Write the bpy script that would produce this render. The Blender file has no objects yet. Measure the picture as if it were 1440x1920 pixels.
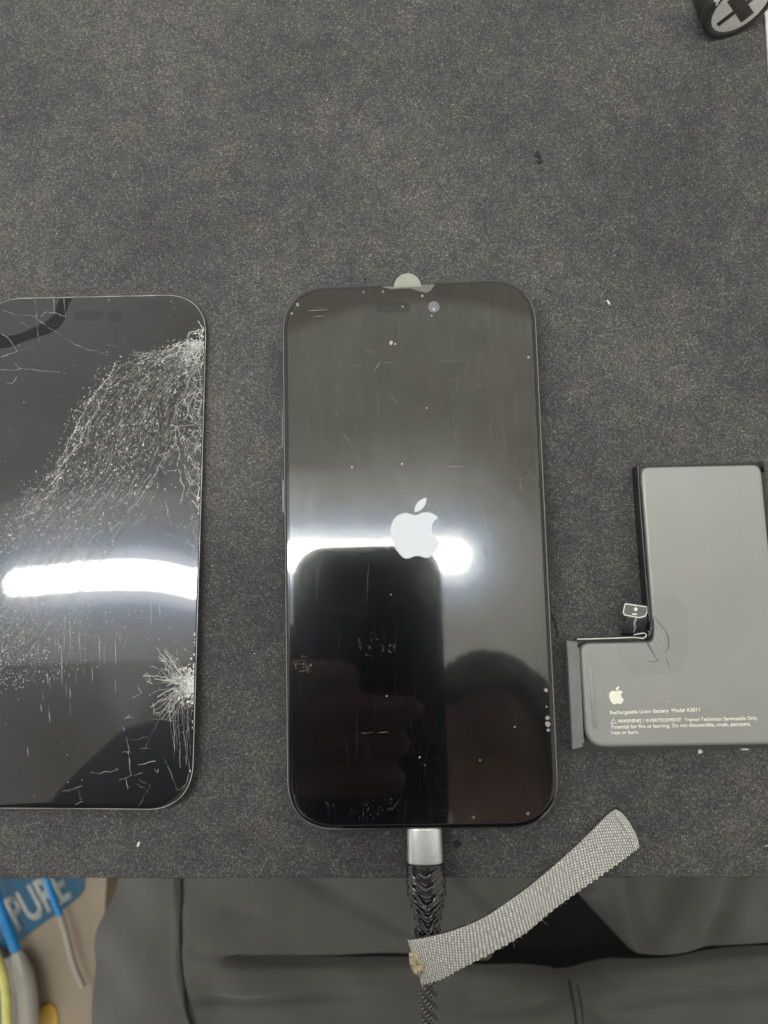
import bpy, bmesh, math, random
import numpy as np
from mathutils import Vector, Matrix
random.seed(7); rng = np.random.default_rng(7)
S = bpy.context.scene
C = S.collection
MM = 0.001

# ------------------------------------------------------------------ camera
# (all shape code below works in millimetres; origin = centre of the lit phone, mat top at z=0)
FPX = 1500.0; GLASS = 8.4
def rotm(a, b, c):
    return Matrix.Rotation(a,3,'X') @ Matrix.Rotation(b,3,'Y') @ Matrix.Rotation(c,3,'Z')
RM = rotm(math.radians(6.63), math.radians(2.66), math.radians(-1.70))
CAM = Vector((2.2, -17.2, 234.3+GLASS))
cd = bpy.data.cameras.new('camera'); cam = bpy.data.objects.new('camera', cd); C.objects.link(cam)
cam.matrix_world = Matrix.Translation(CAM*MM) @ RM.to_4x4()
cd.sensor_fit = 'VERTICAL'; cd.sensor_height = 36; cd.sensor_width = 27
cd.lens = FPX*36/1920
cd.clip_start = 0.001; cd.clip_end = 50
cd.dof.use_dof = True; cd.dof.focus_distance = 0.236; cd.dof.aperture_fstop = 14
S.camera = cam
S.render.engine = 'CYCLES'

# ------------------------------------------------------------------ light
world = bpy.data.worlds.new('World'); S.world = world; world.use_nodes = True
wn = world.node_tree; wn.nodes.clear()
_tc = wn.nodes.new('ShaderNodeTexCoord'); _sp = wn.nodes.new('ShaderNodeSeparateXYZ')
_rp = wn.nodes.new('ShaderNodeValToRGB'); _bg = wn.nodes.new('ShaderNodeBackground'); _wo = wn.nodes.new('ShaderNodeOutputWorld')
wn.links.new(_tc.outputs['Generated'], _sp.inputs[0]); wn.links.new(_sp.outputs['Z'], _rp.inputs[0])
_mr = wn.nodes.new('ShaderNodeMapRange'); _mr.inputs['From Min'].default_value=-1; _mr.inputs['From Max'].default_value=1
_mr.inputs['To Min'].default_value=.70; _mr.inputs['To Max'].default_value=1.3      # the room is brighter on the far side of the bench
wn.links.new(_sp.outputs['Y'], _mr.inputs['Value'])
_mx = wn.nodes.new('ShaderNodeVectorMath'); _mx.operation='SCALE'
wn.links.new(_rp.outputs[0], _mx.inputs[0]); wn.links.new(_mr.outputs[0], _mx.inputs['Scale']); wn.links.new(_mx.outputs[0], _bg.inputs[0]); wn.links.new(_bg.outputs[0], _wo.inputs[0])
_e = _rp.color_ramp.elements
_e[0].position = 0.0; _e[0].color = (.30,.30,.29,1)
_e[1].position = 1.0; _e[1].color = (.76,.742,.675,1)
for _p,_c in ((.60,(.46,.455,.43)),(.85,(.42,.415,.38)),(.93,(.25,.236,.178)),(.975,(.38,.366,.295))):
    _m = _e.new(_p); _m.color = (*_c,1)
_mr = wn.nodes.new('ShaderNodeMapRange'); _mr.inputs['From Min'].default_value=-1; _mr.inputs['From Max'].default_value=1
_mr.inputs['To Min'].default_value=.70; _mr.inputs['To Max'].default_value=1.3      # the room is brighter on the far side of the bench
wn.links.new(_sp.outputs['Y'], _mr.inputs['Value'])
_mx = wn.nodes.new('ShaderNodeVectorMath'); _mx.operation='SCALE'
wn.links.new(_rp.outputs[0], _mx.inputs[0]); wn.links.new(_mr.outputs[0], _mx.inputs['Scale']); wn.links.new(_mx.outputs[0], _bg.inputs[0]); wn.links.new(_bg.outputs[0], _wo.inputs[0])
_e = _rp.color_ramp.elements
_e[0].position = 0.0; _e[0].color = (.30,.30,.29,1)
_e[1].position = 1.0; _e[1].color = (.80,.785,.71,1)
_m = _e.new(.80); _m.color = (.40,.395,.36,1)
_m = _e.new(.93); _m.color = (.44,.43,.375,1)
_bg.inputs[1].default_value = 3.5
LAMP_POWER = 60.0        # radiance of the lamp's diffuser

S.view_settings.view_transform = 'Standard'; S.view_settings.look = 'None'
S.view_settings.exposure = 0; S.view_settings.gamma = 1
S.cycles.max_bounces = 6; S.cycles.transparent_max_bounces = 12
S.cycles.sample_clamp_indirect = 4
S.cycles.use_denoising = True; S.cycles.denoising_prefilter = 'ACCURATE'

def P(px, py, z=0.0):
    """point of the photo (1440x1920) on the horizontal plane z, mm"""
    d = RM @ Vector(((px-720)/FPX, -(py-960)/FPX, -1.0))
    t = (z-CAM.z)/d.z
    return CAM + d*t
def PM(px, py, z):
    """where a thing seen mirrored in the phone's glass really is, at height z"""
    q = P(px, py, 2*GLASS - z); return Vector((q.x, q.y, z))

# ------------------------------------------------------------------ helpers
def tag(o, label=None, cat=None, group=None, kind=None):
    if label: o['label'] = label
    if cat: o['category'] = cat
    if group: o['group'] = group
    if kind: o['kind'] = kind
    return o
def empty(name, loc=(0,0,0)):
    o = bpy.data.objects.new(name, None); o.empty_display_size = .01; C.objects.link(o)
    o.location = Vector(loc)*MM; return o
bpy.context.view_layer.update()
def mesh(name, V, F, mat, parent=None, smooth=False, cols=None, uvs=None):
    me = bpy.data.meshes.new(name)
    V = np.asarray(V, dtype=float)*MM
    me.from_pydata(V.tolist(), [], F); me.update()
    if smooth: me.polygons.foreach_set('use_smooth', [len(p.vertices)<=12 for p in me.polygons])
    if cols is not None:
        a = me.color_attributes.new('tone','FLOAT_COLOR','POINT')
        a.data.foreach_set('color', np.asarray(cols, dtype=np.float32).ravel())
    o = bpy.data.objects.new(name, me); C.objects.link(o)
    if mat: me.materials.append(mat)
    if parent:
        o.parent = parent
        bpy.context.view_layer.update()
        o.matrix_parent_inverse = parent.matrix_world.inverted()
    return o
def from_bm(name, bm, mat, parent=None, smooth=False):
    me = bpy.data.meshes.new(name); bmesh.ops.scale(bm, vec=(MM,)*3, verts=bm.verts); bm.to_mesh(me); bm.free()
    if smooth: me.polygons.foreach_set('use_smooth', [True]*len(me.polygons))
    o = bpy.data.objects.new(name, me); C.objects.link(o); me.materials.append(mat)
    if parent:
        o.parent = parent; bpy.context.view_layer.update(); o.matrix_parent_inverse = parent.matrix_world.inverted()
    return o
def rrect(w, h, r, n=14, p=2.35, c=(0,0)):
    pts = []
    for cx, cy, a0 in ((w/2-r,h/2-r,0),(-w/2+r,h/2-r,90),(-w/2+r,-h/2+r,180),(w/2-r,-h/2+r,270)):
        for i in range(n+1):
            a = math.radians(a0+90*i/n); ca, sa = math.cos(a), math.sin(a)
            pts.append((c[0]+cx+r*math.copysign(abs(ca)**(2/p),ca), c[1]+cy+r*math.copysign(abs(sa)**(2/p),sa)))
    return pts
def loft(rings, cap0=True, cap1=True):
    n = len(rings[0]); V = [v for r in rings for v in r]; F = []
    for k in range(len(rings)-1):
        for i in range(n):
            j = (i+1)%n; F.append((k*n+i, k*n+j, (k+1)*n+j, (k+1)*n+i))
    if cap0: F.append(tuple(range(n-1,-1,-1)))
    if cap1: F.append(tuple(range((len(rings)-1)*n, len(rings)*n)))
    return V, F
def merge(parts):
    V, F = [], []
    for v, f in parts:
        b = len(V); V += list(v); F += [tuple(i+b for i in q) for q in f]
    return V, F
def rpoly(pts, rad, n=6):
    """rounded polygon, pts ccw, rad a list"""
    out = []; N = len(pts)
    for i in range(N):
        p = Vector(pts[i][:2]); a = Vector(pts[i-1][:2]); b = Vector(pts[(i+1)%N][:2]); r = rad[i]
        d1 = (a-p).normalized(); d2 = (b-p).normalized()
        ang = d1.angle(d2); t = r/math.tan(ang/2)
        s = p+d1*t; e = p+d2*t
        for k in range(n+1):
            u = k/n; q = s*(1-u)**2 + p*2*u*(1-u) + e*u*u
            out.append((q.x,q.y))
    return out
def inset(pts, d):
    N = len(pts); out = []
    for i in range(N):
        p0 = Vector(pts[i-1]); p1 = Vector(pts[i]); p2 = Vector(pts[(i+1)%N])
        e = (p2-p0).normalized(); nrm = Vector((-e.y, e.x)); q = p1+nrm*d; out.append((q.x,q.y))
    return out
def box(x0,x1,y0,y1,z0,z1):
    V = [(x0,y0,z0),(x1,y0,z0),(x1,y1,z0),(x0,y1,z0),(x0,y0,z1),(x1,y0,z1),(x1,y1,z1),(x0,y1,z1)]
    return V, [(3,2,1,0),(4,5,6,7),(0,1,5,4),(1,2,6,5),(2,3,7,6),(3,0,4,7)]
def frame_mesh(axis, c, r, z0, z1, n=40, r0=None):
    ax = Vector(axis).normalized(); u = ax.orthogonal().normalized(); v = ax.cross(u); c = Vector(c)
    rings = []
    for zz, rr in ((z0, r0 if r0 else r),(z1, r)):
        rings.append([c+ax*zz+(u*math.cos(2*math.pi*i/n)+v*math.sin(2*math.pi*i/n))*rr for i in range(n)])
    return loft(rings)
def tube(pts, r, n=10, caps=True):
    pts = [Vector(p) for p in pts]; rings = []
    up = Vector((0,0,1)); rr = r if isinstance(r,(list,tuple)) else [r]*len(pts)
    for i, p in enumerate(pts):
        t = (pts[min(i+1,len(pts)-1)]-pts[max(i-1,0)]).normalized()
        s = t.cross(up) if abs(t.z)<.95 else t.cross(Vector((0,1,0)))
        s.normalize(); w = s.cross(t)
        rings.append([p+(s*math.cos(2*math.pi*k/n)+w*math.sin(2*math.pi*k/n))*rr[i] for k in range(n)])
    return loft(rings, caps, caps)

def cr(Pn,t):
    n=len(Pn)-1; t=max(0,min(n-1e-6,t*n)); i=int(t); u=t-i
    g=lambda k: np.array(Pn[max(0,min(n,k))],float)
    a,b,c,d=g(i-1),g(i),g(i+1),g(i+2)
    return .5*((2*b)+(c-a)*u+(2*a-5*b+4*c-d)*u*u+(3*b-a-3*c+d)*u**3)

# ------------------------------------------------------------------ materials
class NT:
    def __init__(s, name):
        s.m = bpy.data.materials.new(name); s.m.use_nodes = True; s.t = s.m.node_tree; s.t.nodes.clear()
        s.out = s.n('ShaderNodeOutputMaterial')
    def n(s, typ, **kw):
        x = s.t.nodes.new(typ)
        for k, v in kw.items():
            if k in x.inputs: x.inputs[k].default_value = v
            else: setattr(x, k, v)
        return x
    def l(s, a, b): s.t.links.new(a, b)
    def noise(s, scale, detail=2, rough=.5, coord='Object'):
        tc = s.n('ShaderNodeTexCoord'); x = s.n('ShaderNodeTexNoise'); x.inputs['Scale'].default_value = scale
        x.inputs['Detail'].default_value = detail; x.inputs['Roughness'].default_value = rough
        s.l(tc.outputs[coord], x.inputs['Vector']); return x
    def ramp(s, fac, stops):
        r = s.n('ShaderNodeValToRGB'); e = r.color_ramp.elements
        e[0].position, e[0].color = stops[0][0], (*stops[0][1],1); e[1].position, e[1].color = stops[-1][0], (*stops[-1][1],1)
        for p, c in stops[1:-1]: q = e.new(p); q.color = (*c,1)
        s.l(fac, r.inputs[0]); return r
    def mix(s, f, a, b, mode='MIX'):
        m = s.n('ShaderNodeMix', data_type='RGBA', blend_type=mode)
        for sock, v in ((m.inputs[0],f),(m.inputs[6],a),(m.inputs[7],b)):
            if hasattr(v,'links'): s.l(v, sock)
            elif isinstance(v,(int,float)): sock.default_value = v
            else: sock.default_value = (*v,1)
        return m.outputs[2]
    def bump(s, h, strength=.5, dist=.0003):
        b = s.n('ShaderNodeBump'); b.inputs['Strength'].default_value = strength; b.inputs['Distance'].default_value = dist
        s.l(h, b.inputs['Height']); return b.outputs[0]
    def pbr(s, col=(.1,.1,.1), rough=.5, metal=0, **kw):
        p = s.n('ShaderNodeBsdfPrincipled')
        if hasattr(col,'links'): s.l(col, p.inputs['Base Color'])
        else: p.inputs['Base Color'].default_value = (*col,1)
        if hasattr(rough,'links'): s.l(rough, p.inputs['Roughness'])
        else: p.inputs['Roughness'].default_value = rough
        p.inputs['Metallic'].default_value = metal
        for k, v in kw.items():
            q = p.inputs[k.replace('_',' ')]
            if hasattr(v,'links'): s.l(v, q)
            else: q.default_value = v
        s.l(p.outputs[0], s.out.inputs[0]); return p
def simple(name, col, rough=.5, metal=0, var=.12, scale=300, bump=0, bscale=2000, **kw):
    t = NT(name); n = t.noise(scale, 3)
    lo = tuple(c*(1-var) for c in col); hi = tuple(min(1,c*(1+var)) for c in col)
    r = t.ramp(n.outputs[0], [(.3,lo),(.7,hi)])
    p = t.pbr(r.outputs[0], rough, metal, **kw)
    if bump:
        b = t.noise(bscale, 2); t.l(t.bump(b.outputs[0], bump), p.inputs['Normal'])
    return t.m

# work mat: suede-like rubber, fine salt-and-pepper grain
t = NT('mat_rubber')
g1 = t.noise(3200, 3, .75); g2 = t.noise(1500, 3, .7); g3 = t.noise(14, 4, .6); g4 = t.noise(140, 3, .65); g5 = t.noise(30, 2, .5)
tcv = t.n('ShaderNodeTexCoord'); vo = t.n('ShaderNodeTexVoronoi'); vo.inputs['Scale'].default_value = 2700; vo.feature='F1'
wrp = t.noise(1800, 2, .6); mxv = t.n('ShaderNodeVectorMath'); mxv.operation='MULTIPLY_ADD'; mxv.inputs[1].default_value=(.0009,)*3
t.l(wrp.outputs['Color'], mxv.inputs[0]); t.l(tcv.outputs['Object'], mxv.inputs[2]); t.l(mxv.outputs[0], vo.inputs['Vector'])
sv = t.n('ShaderNodeSeparateColor'); t.l(vo.outputs['Color'], sv.inputs[0])
ca = t.ramp(sv.outputs[0], [(.0,(.034,.0328,.0325)),(.5,(.053,.0512,.0505)),(.85,(.079,.076,.0742)),(1,(.132,.127,.122))]).outputs[0]
cb = t.ramp(g1.outputs[0], [(.36,(.45,.45,.45)),(.5,(.92,.92,.92)),(.64,(1.65,1.65,1.65))]).outputs[0]
c = t.mix(1, ca, cb, 'MULTIPLY')
c2 = t.ramp(g2.outputs[0], [(.3,(.78,.78,.78)),(.7,(1.20,1.20,1.20))]).outputs[0]
c = t.mix(1, c, c2, 'MULTIPLY')
c3 = t.ramp(g3.outputs[0], [(.3,(.66,.67,.69)),(.7,(1.24,1.23,1.20))]).outputs[0]
c = t.mix(1, c, c3, 'MULTIPLY')
c4 = t.ramp(g4.outputs[0], [(.33,(.80,.82,.86)),(.5,(1,1,1)),(.70,(1.16,1.13,1.06))]).outputs[0]
c = t.mix(1, c, c4, 'MULTIPLY')
p = t.pbr(c, .85, 0, Specular_IOR_Level=.25)
t.l(t.bump(g1.outputs[0], .35, .0003), p.inputs['Normal'])
M_mat = t.m

M_table = simple('table_laminate', (.42,.38,.39), .45)
M_trim = simple('table_trim', (.55,.50,.50), .3, .6)
M_floor = simple('floor_vinyl', (.30,.27,.22), .6, 0, .2, 8)

# phone frame: dark polished titanium
M_frame = simple('frame_metal', (.19,.19,.18), .24, .9, .1, 500)
M_button = simple('button_metal', (.06,.065,.075), .3, .9)
# display glass: black stack under clear glass
def glass_black(name, base, haze_rough, haze, tint=(1,1,1), clear=.9, bumpv=0, clearrough=.012):
    t = NT(name)
    d = t.n('ShaderNodeBsdfDiffuse'); d.inputs[0].default_value = (*base,1)
    g = t.n('ShaderNodeBsdfGlossy'); g.inputs['Roughness'].default_value = clearrough; g.inputs[0].default_value = (*[clear]*3,1)
    h = t.n('ShaderNodeBsdfGlossy'); h.inputs['Roughness'].default_value = haze_rough; h.inputs[0].default_value = (*tint,1)
    fr = t.n('ShaderNodeFresnel'); fr.inputs[0].default_value = 1.5
    m1 = t.n('ShaderNodeMixShader'); t.l(fr.outputs[0], m1.inputs[0]); t.l(d.outputs[0], m1.inputs[1]); t.l(g.outputs[0], m1.inputs[2])
    sm = t.noise(22, 4, .6); r = t.ramp(sm.outputs[0], [(.3,(haze*.55,)*3),(.75,(haze*1.5,)*3)])
    m2 = t.n('ShaderNodeMixShader'); t.l(r.outputs[0], m2.inputs[0]); t.l(m1.outputs[0], m2.inputs[1]); t.l(h.outputs[0], m2.inputs[2])
    if bumpv:
        b = t.noise(110, 1, .4); bb = t.bump(b.outputs[0], bumpv, .0001)
        t.l(bb, g.inputs['Normal']); t.l(bb, h.inputs['Normal'])
    t.l(m2.outputs[0], t.out.inputs[0]); return t.m
M_glass = glass_black('display_glass', (.0015,.0017,.0035), .30, .004)
M_cracked = glass_black('cracked_display_glass', (.006,.006,.007), .30, .012, (.85,.88,.95), bumpv=.06)
M_bezel = simple('bezel_black', (.006,.006,.006), .35)
# clear film: fresnel reflection, faint scratched haze
t = NT('clear_film')
tr = t.n('ShaderNodeBsdfTransparent'); g = t.n('ShaderNodeBsdfGlossy'); g.inputs['Roughness'].default_value = .055; g.inputs[0].default_value = (1,.97,.86,1)
h = t.n('ShaderNodeBsdfGlossy')
tc = t.n('ShaderNodeTexCoord'); mp = t.n('ShaderNodeMapping'); mp.inputs['Scale'].default_value = (1,.12,1)
st = t.n('ShaderNodeTexNoise'); st.inputs['Scale'].default_value = 900; st.inputs['Detail'].default_value = 3
t.l(tc.outputs['Object'], mp.inputs[0]); t.l(mp.outputs[0], st.inputs['Vector'])
h.inputs['Roughness'].default_value = .17; h.inputs[0].default_value = (.97,1,.93,1)
bl = t.noise(45, 5, .65)
f1 = t.ramp(bl.outputs[0], [(.35,(.007,)*3),(.8,(.020,)*3)]).outputs[0]
f2 = t.ramp(st.outputs[0], [(.35,(.75,)*3),(.7,(1.35,)*3)]).outputs[0]
fm = t.mix(1, f1, f2, 'MULTIPLY')
fr = t.n('ShaderNodeFresnel'); fr.inputs[0].default_value = 1.30
m1 = t.n('ShaderNodeMixShader'); t.l(fr.outputs[0], m1.inputs[0]); t.l(tr.outputs[0], m1.inputs[1]); t.l(g.outputs[0], m1.inputs[2])
m2 = t.n('ShaderNodeMixShader'); t.l(fm, m2.inputs[0]); t.l(m1.outputs[0], m2.inputs[1]); t.l(h.outputs[0], m2.inputs[2])
t.l(m2.outputs[0], t.out.inputs[0]); M_film = t.m
def veil(name, col, alpha):
    t = NT(name); a = t.n('ShaderNodeBsdfTransparent'); d = t.n('ShaderNodeBsdfDiffuse'); d.inputs[0].default_value = (*col,1)
    m = t.n('ShaderNodeMixShader'); m.inputs[0].default_value = alpha
    t.l(a.outputs[0], m.inputs[1]); t.l(d.outputs[0], m.inputs[2]); t.l(m.outputs[0], t.out.inputs[0]); return t.m
def toned(name, gain=1.0):
    """colour from the 'tone' attribute: rgb = own colour, alpha = how opaque"""
    t = NT(name); a = t.n('ShaderNodeAttribute', attribute_name='tone')
    tr = t.n('ShaderNodeBsdfTransparent'); d = t.n('ShaderNodeBsdfDiffuse'); t.l(a.outputs['Color'], d.inputs[0])
    m = t.n('ShaderNodeMixShader'); t.l(a.outputs['Alpha'], m.inputs[0]); t.l(tr.outputs[0], m.inputs[1]); t.l(d.outputs[0], m.inputs[2])
    t.l(m.outputs[0], t.out.inputs[0]); return t.m
M_marks = toned('scratch_marks'); M_cracks = toned('crack_edges')
M_tab = veil('film_tab', (.40,.40,.34), .42)
t = NT('lit_screen_logo'); e = t.n('ShaderNodeEmission'); e.inputs[0].default_value = (.93,.96,.97,1); e.inputs[1].default_value = .86
t.l(e.outputs[0], t.out.inputs[0]); M_logo = t.m
t = NT('lamp_diffuser'); e = t.n('ShaderNodeEmission'); e.inputs[0].default_value = (1,1,.97,1); e.inputs[1].default_value = LAMP_POWER
t.l(e.outputs[0], t.out.inputs[0]); M_lamp = t.m
M_dark = simple('black_plastic', (.012,.012,.013), .35)
M_navy = simple('camera_phone_shell', (.003,.006,.024), .5)

# battery
t = NT('battery_foil'); n = t.noise(40, 3); n2 = t.noise(500,2)
c = t.ramp(n.outputs[0], [(.3,(.205,.206,.192)),(.7,(.222,.219,.210))]).outputs[0]
p = t.pbr(c, .42, .25, Specular_IOR_Level=.6); t.l(t.bump(n.outputs[0], .6, .0012), p.inputs['Normal']); M_foil = t.m
M_flap = simple('grey_adhesive_strip', (.13,.13,.13), .5)
M_blackfoil = simple('black_wrap', (.010,.010,.011), .25)
M_print = simple('pale_print', (.68,.67,.58), .6)
M_edge = simple('bright_edge', (.55,.54,.50), .3)
M_flex = simple('flex_plastic', (.085,.09,.095), .3)
M_sticker = veil('clear_sticker', (.19,.185,.18), .02)
M_crease = veil('sticker_crease', (.08,.075,.07), .40)
M_crease2 = veil('sticker_crease_light', (.5,.5,.46), .25)

M_alu = simple('connector_aluminium', (.50,.52,.52), .38, .75, .06, 900)
M_boot = simple('boot_rubber', (.008,.008,.008), .17, 0, .2, 500)
t = NT('braided_sleeve'); a = t.n('ShaderNodeAttribute', attribute_name='tone'); t.pbr(a.outputs['Color'], .6); M_braid = t.m
t = NT('woven_webbing'); a = t.n('ShaderNodeAttribute', attribute_name='tone')
n = t.noise(1600, 3, .6); r = t.ramp(n.outputs[0], [(.3,(.75,)*3),(.7,(1.2,)*3)])
p = t.pbr(t.mix(1, a.outputs['Color'], r.outputs[0], 'MULTIPLY'), .75, 0); M_web = t.m
M_glue = simple('dried_glue', (.36,.31,.20), .8, 0, .35, 900, .6, 1500)
M_hook = simple('black_hook_backing', (.012,.012,.012), .9)

t = NT('grey_trouser_cloth'); n = t.noise(9, 4, .6); n2 = t.noise(1500, 2)
c = t.ramp(n.outputs[0], [(.3,(.066,.066,.062)),(.5,(.084,.082,.077)),(.7,(.116,.112,.100))]).outputs[0]
p = t.pbr(c, .8, 0, Sheen_Weight=.15); t.l(t.bump(n2.outputs[0], .6, .0006), p.inputs['Normal']); M_cloth = t.m
M_seam = simple('seam_shadow_thread', (.012,.012,.012), .9)
M_skin = simple('skin', (.30,.17,.12), .55, 0, .15, 60)
M_hair = simple('hair', (.012,.009,.008), .5)
M_shirt = simple('dark_shirt', (.020,.015,.018), .9)
M_lip = simple('lips', (.36,.15,.13), .4)
M_card = simple('cardboard', (.30,.245,.185), .8, 0, .12, 15)
M_blue = simple('blue_print', (.010,.085,.16), .5, 0, .1, 20)
M_white = simple('white_print', (.34,.36,.34), .5)
M_bright_blue = simple('bright_blue_plastic', (.01,.22,.55), .3)
M_clear = simple('whitish_plastic', (.33,.31,.27), .3, 0, .15, 20)
M_yellow = simple('yellow_plastic', (.55,.53,.16), .4)
M_orange = simple('orange_print', (.50,.30,.03), .5)
M_silver = simple('silver_disc', (.50,.49,.45), .4, .1, .08, 800)
M_rubber = simple('tool_rubber', (.018,.019,.019), .45, 0, .2, 400)
M_white_dust = simple('white_debris', (.55,.54,.48), .8)
M_black_dust = simple('black_debris', (.006,.006,.006), .8)

# ------------------------------------------------------------------ setting: floor, table, mat
V,F = box(-2500,2500,-2500,2500,-760,-740)
tag(mesh('floor', V, F, M_floor), kind='structure')
mb_l = P(0,1648,0); mb_r = P(1440,1646,0)
sl = (mb_r.y-mb_l.y)/(mb_r.x-mb_l.x)
mb = lambda x: mb_l.y + sl*(x-mb_l.x)
re0 = P(1430.5,14,0); re1 = P(1438.8,140,0)
rs = (re1.x-re0.x)/(re1.y-re0.y)
mr = lambda y: re0.x + rs*(y-re0.y)
def matring(d, z):
    x0 = -420; yt = 420; yb0 = mb(x0)+d; xr = mr(mb(100)); 
    pts = [(x0,mb(x0)+d,z)]
    N = 160
    for i in range(1,N):
        x = x0+(xr-x0)*i/N; pts.append((x, mb(x)+d+ .12*math.sin(x*.11)+.07*math.sin(x*.43), z))
    pts += [(xr-d,mb(xr)+d,z),(mr(yt)-d,yt-d,z),(x0+d,yt-d,z)]
    return pts
V,F = loft([matring(.25,-2.6), matring(0,-2.3), matring(0,-.5), matring(.15,-.15), matring(.5,0)])
mat_o = tag(mesh('work_mat', V, F, M_mat), 'dark grey suede-like rubber work mat covering the table under everything', 'work mat')
tb = empty('table', (0,100,-740)); tag(tb, 'pale topped table whose light trim shows as a sliver beside the mat', 'table')
V,F = box(-600, 320, mb(0)+2.5, 520, -28, -2.62); mesh('table_top', V, F, M_table, tb)
tx0 = mr(120)+.4
trimP = [(mr(-150)+.5,-150),(mr(-150)+3.2,-150),(mr(400)+3.2,400),(mr(400)+.5,400)]
V,F = loft([[(x,y,-2.6) for x,y in trimP],[(x,y,-.6) for x,y in trimP],[(x+(.3 if i in(0,3) else -.3),y,-.3) for i,(x,y) in enumerate(trimP)]])
mesh('edge_trim', V, F, M_trim, tb)
for sx in (-560,280):
    for sy in (mb(0)+60, 480):
        V,F = box(sx-20,sx+20,sy-20,sy+20,-740,-28.5); mesh('leg', V, F, M_table, tb)

V,F = box(-590,310,505,515,-740,-28.5); mesh('unseen_light_blocker', V, F, M_table, tb)  # unseen panel, added to stop light coming in under the table
# ------------------------------------------------------------------ lit phone
ph = empty('smartphone', (0,0,0)); tag(ph, 'assembled black smartphone with lit white fruit logo, plugged into the cable', 'smartphone')
W, H, R = 77.8, 161.4, 14.7
lev = [(1.6,.35),(.5,.7),(.12,1.3),(0,2.2),(0,6.2),(.12,7.0),(.5,7.5),(1.0,7.62)]
rings = [[(x,y,z) for x,y in rrect(W-2*i, H-2*i, R-i)] for i,z in lev]
V,F = loft(rings); mesh('frame', V, F, M_frame, ph, True)
def plate(w_, h_, r_, c_, zt, K=22):
    o=[]; base=rrect(w_,h_,r_,n=18,c=(0,0)); o_=[]
    for k in [.04,.12]+list(range(1,K+1)):
        f=1-k/(K+.3); rr=[]
        for x,y in base:
            ym=max(-(h_-w_)/2,min((h_-w_)/2,y)); rr.append((x*f+c_[0], ym+(y-ym)*f+c_[1], zt))
        o.append(rr)
    return o
lev = [(1.0,7.64),(.75,7.9),(.9,8.1),(1.25,8.24),(1.8,8.28)]
rings = [[(x,y,z) for x,y in rrect(W-2*i, H-2*i, R-i, n=18)] for i,z in lev]
V,F = loft(rings+plate(W-3.6,H-3.6,R-1.8,(0,0),8.28)); gl = mesh('display_glass', V, F, M_glass, ph, True)
fw, fh, fr_ = W-3.8, H-3.6, R-1.6
rings = [[(x+.1,y-.1,z) for x,y in rrect(fw+i,fh+i,fr_,n=18)] for i,z in ((0,8.31),(-.04,8.42),(-.16,8.46))]
V,F = loft(rings+plate(fw-.16,fh-.16,fr_,(.1,-.1),8.46), False, True); fo = mesh('screen_film', V, F, M_film, ph, True)
# pull tab (half disc)
tc0 = P(764,537,8.6); tv=[]; 
ring = []
for z in (8.30,8.55):
    ring.append([(tc0.x+4.15*math.cos(a), tc0.y+4.3*math.sin(a)-.2, z+ .25*math.sin(a)) for a in [math.pi*i/24 for i in range(25)]])
V,F = loft(ring); mesh('pull_tab', V, F, M_tab, fo)
# lifted film pocket: two wavy pale lobes under the top edge
top = [P(x,y,8.5) for x,y in ((716,538),(735,543),(752,541),(770,541),(785,546),(800,549),(808,544),(815,535))]
bot = [P(x,y,8.5) for x,y in ((815,533),(780,534.5),(740,536.5),(716,537.5))]
pts = [(q.x,q.y) for q in top+bot]
V,F = loft([[(x,y,8.48) for x,y in pts[::-1]],[(x,y,8.52) for x,y in pts[::-1]]]); mesh('lifted_film_edge', V, F, veil('lifted_film',(.20,.20,.17),.45), fo)
# earpiece slot
a = P(716,538.5,8.2); b = P(812,533.5,8.2)
V,F = loft([[(a.x,a.y-.1,8.0),(b.x,b.y-.1,8.0),(b.x,b.y+.55,8.0),(a.x,a.y+.55,8.0)],[(a.x,a.y-.1,8.31),(b.x,b.y-.1,8.31),(b.x,b.y+.5,8.31),(a.x,a.y+.5,8.31)]])
mesh('earpiece', V, F, M_bezel, ph)
# front camera and dark sensor pill
q = P(813.5,575.5,8.5)
V,F = loft([[(q.x+r*math.cos(k*math.pi/18),q.y+r*math.sin(k*math.pi/18),z) for k in range(36)] for r,z in ((1.75,8.47),(1.75,8.50))])
fc = mesh('front_camera', V, F, simple('lens_cover_grey',(.095,.097,.10),.4), ph)
q2 = P(814,579,8.5)
V,F = merge([loft([[(q2.x+dx+r*math.cos(k*math.pi/6),q2.y+dy+r*math.sin(k*math.pi/6),z) for k in range(12)] for z in (8.505,8.53)]) for dx,dy,r in ((0,-.3,.2),(-.5,.1,.13),(-.1,.15,.12),(.35,.2,.1))])
mesh('lens_glint', V, F, M_edge, fc)
a = P(738,576,8.5)
V,F = loft([[(x,y,z) for x,y in rrect(10.5,3.4,1.6,n=6,p=2,c=(a.x,a.y))] for z in (8.47,8.485)])
mesh('sensor_pill', V, F, veil('pill_dark_veil',(.012,.012,.010),.06), ph)
# side buttons on the left edge
for y0,y1 in ((640,662),(770,842),(900,962)):
    A = P(530,y0,5); B = P(531,y1,5)
    V,F = loft([[(x,y,z) for x,y in rrect(w_, A.y-B.y-i_, min(.5,w_/2-.01), n=4, p=2, c=(-W/2-.05,(A.y+B.y)/2))] for i_,w_,z in ((.4,.8,3.0),(0,1.1,3.4),(0,1.1,5.2),(.4,.8,5.6))])
    mesh('side_button', V, F, M_button, ph, False)

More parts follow.
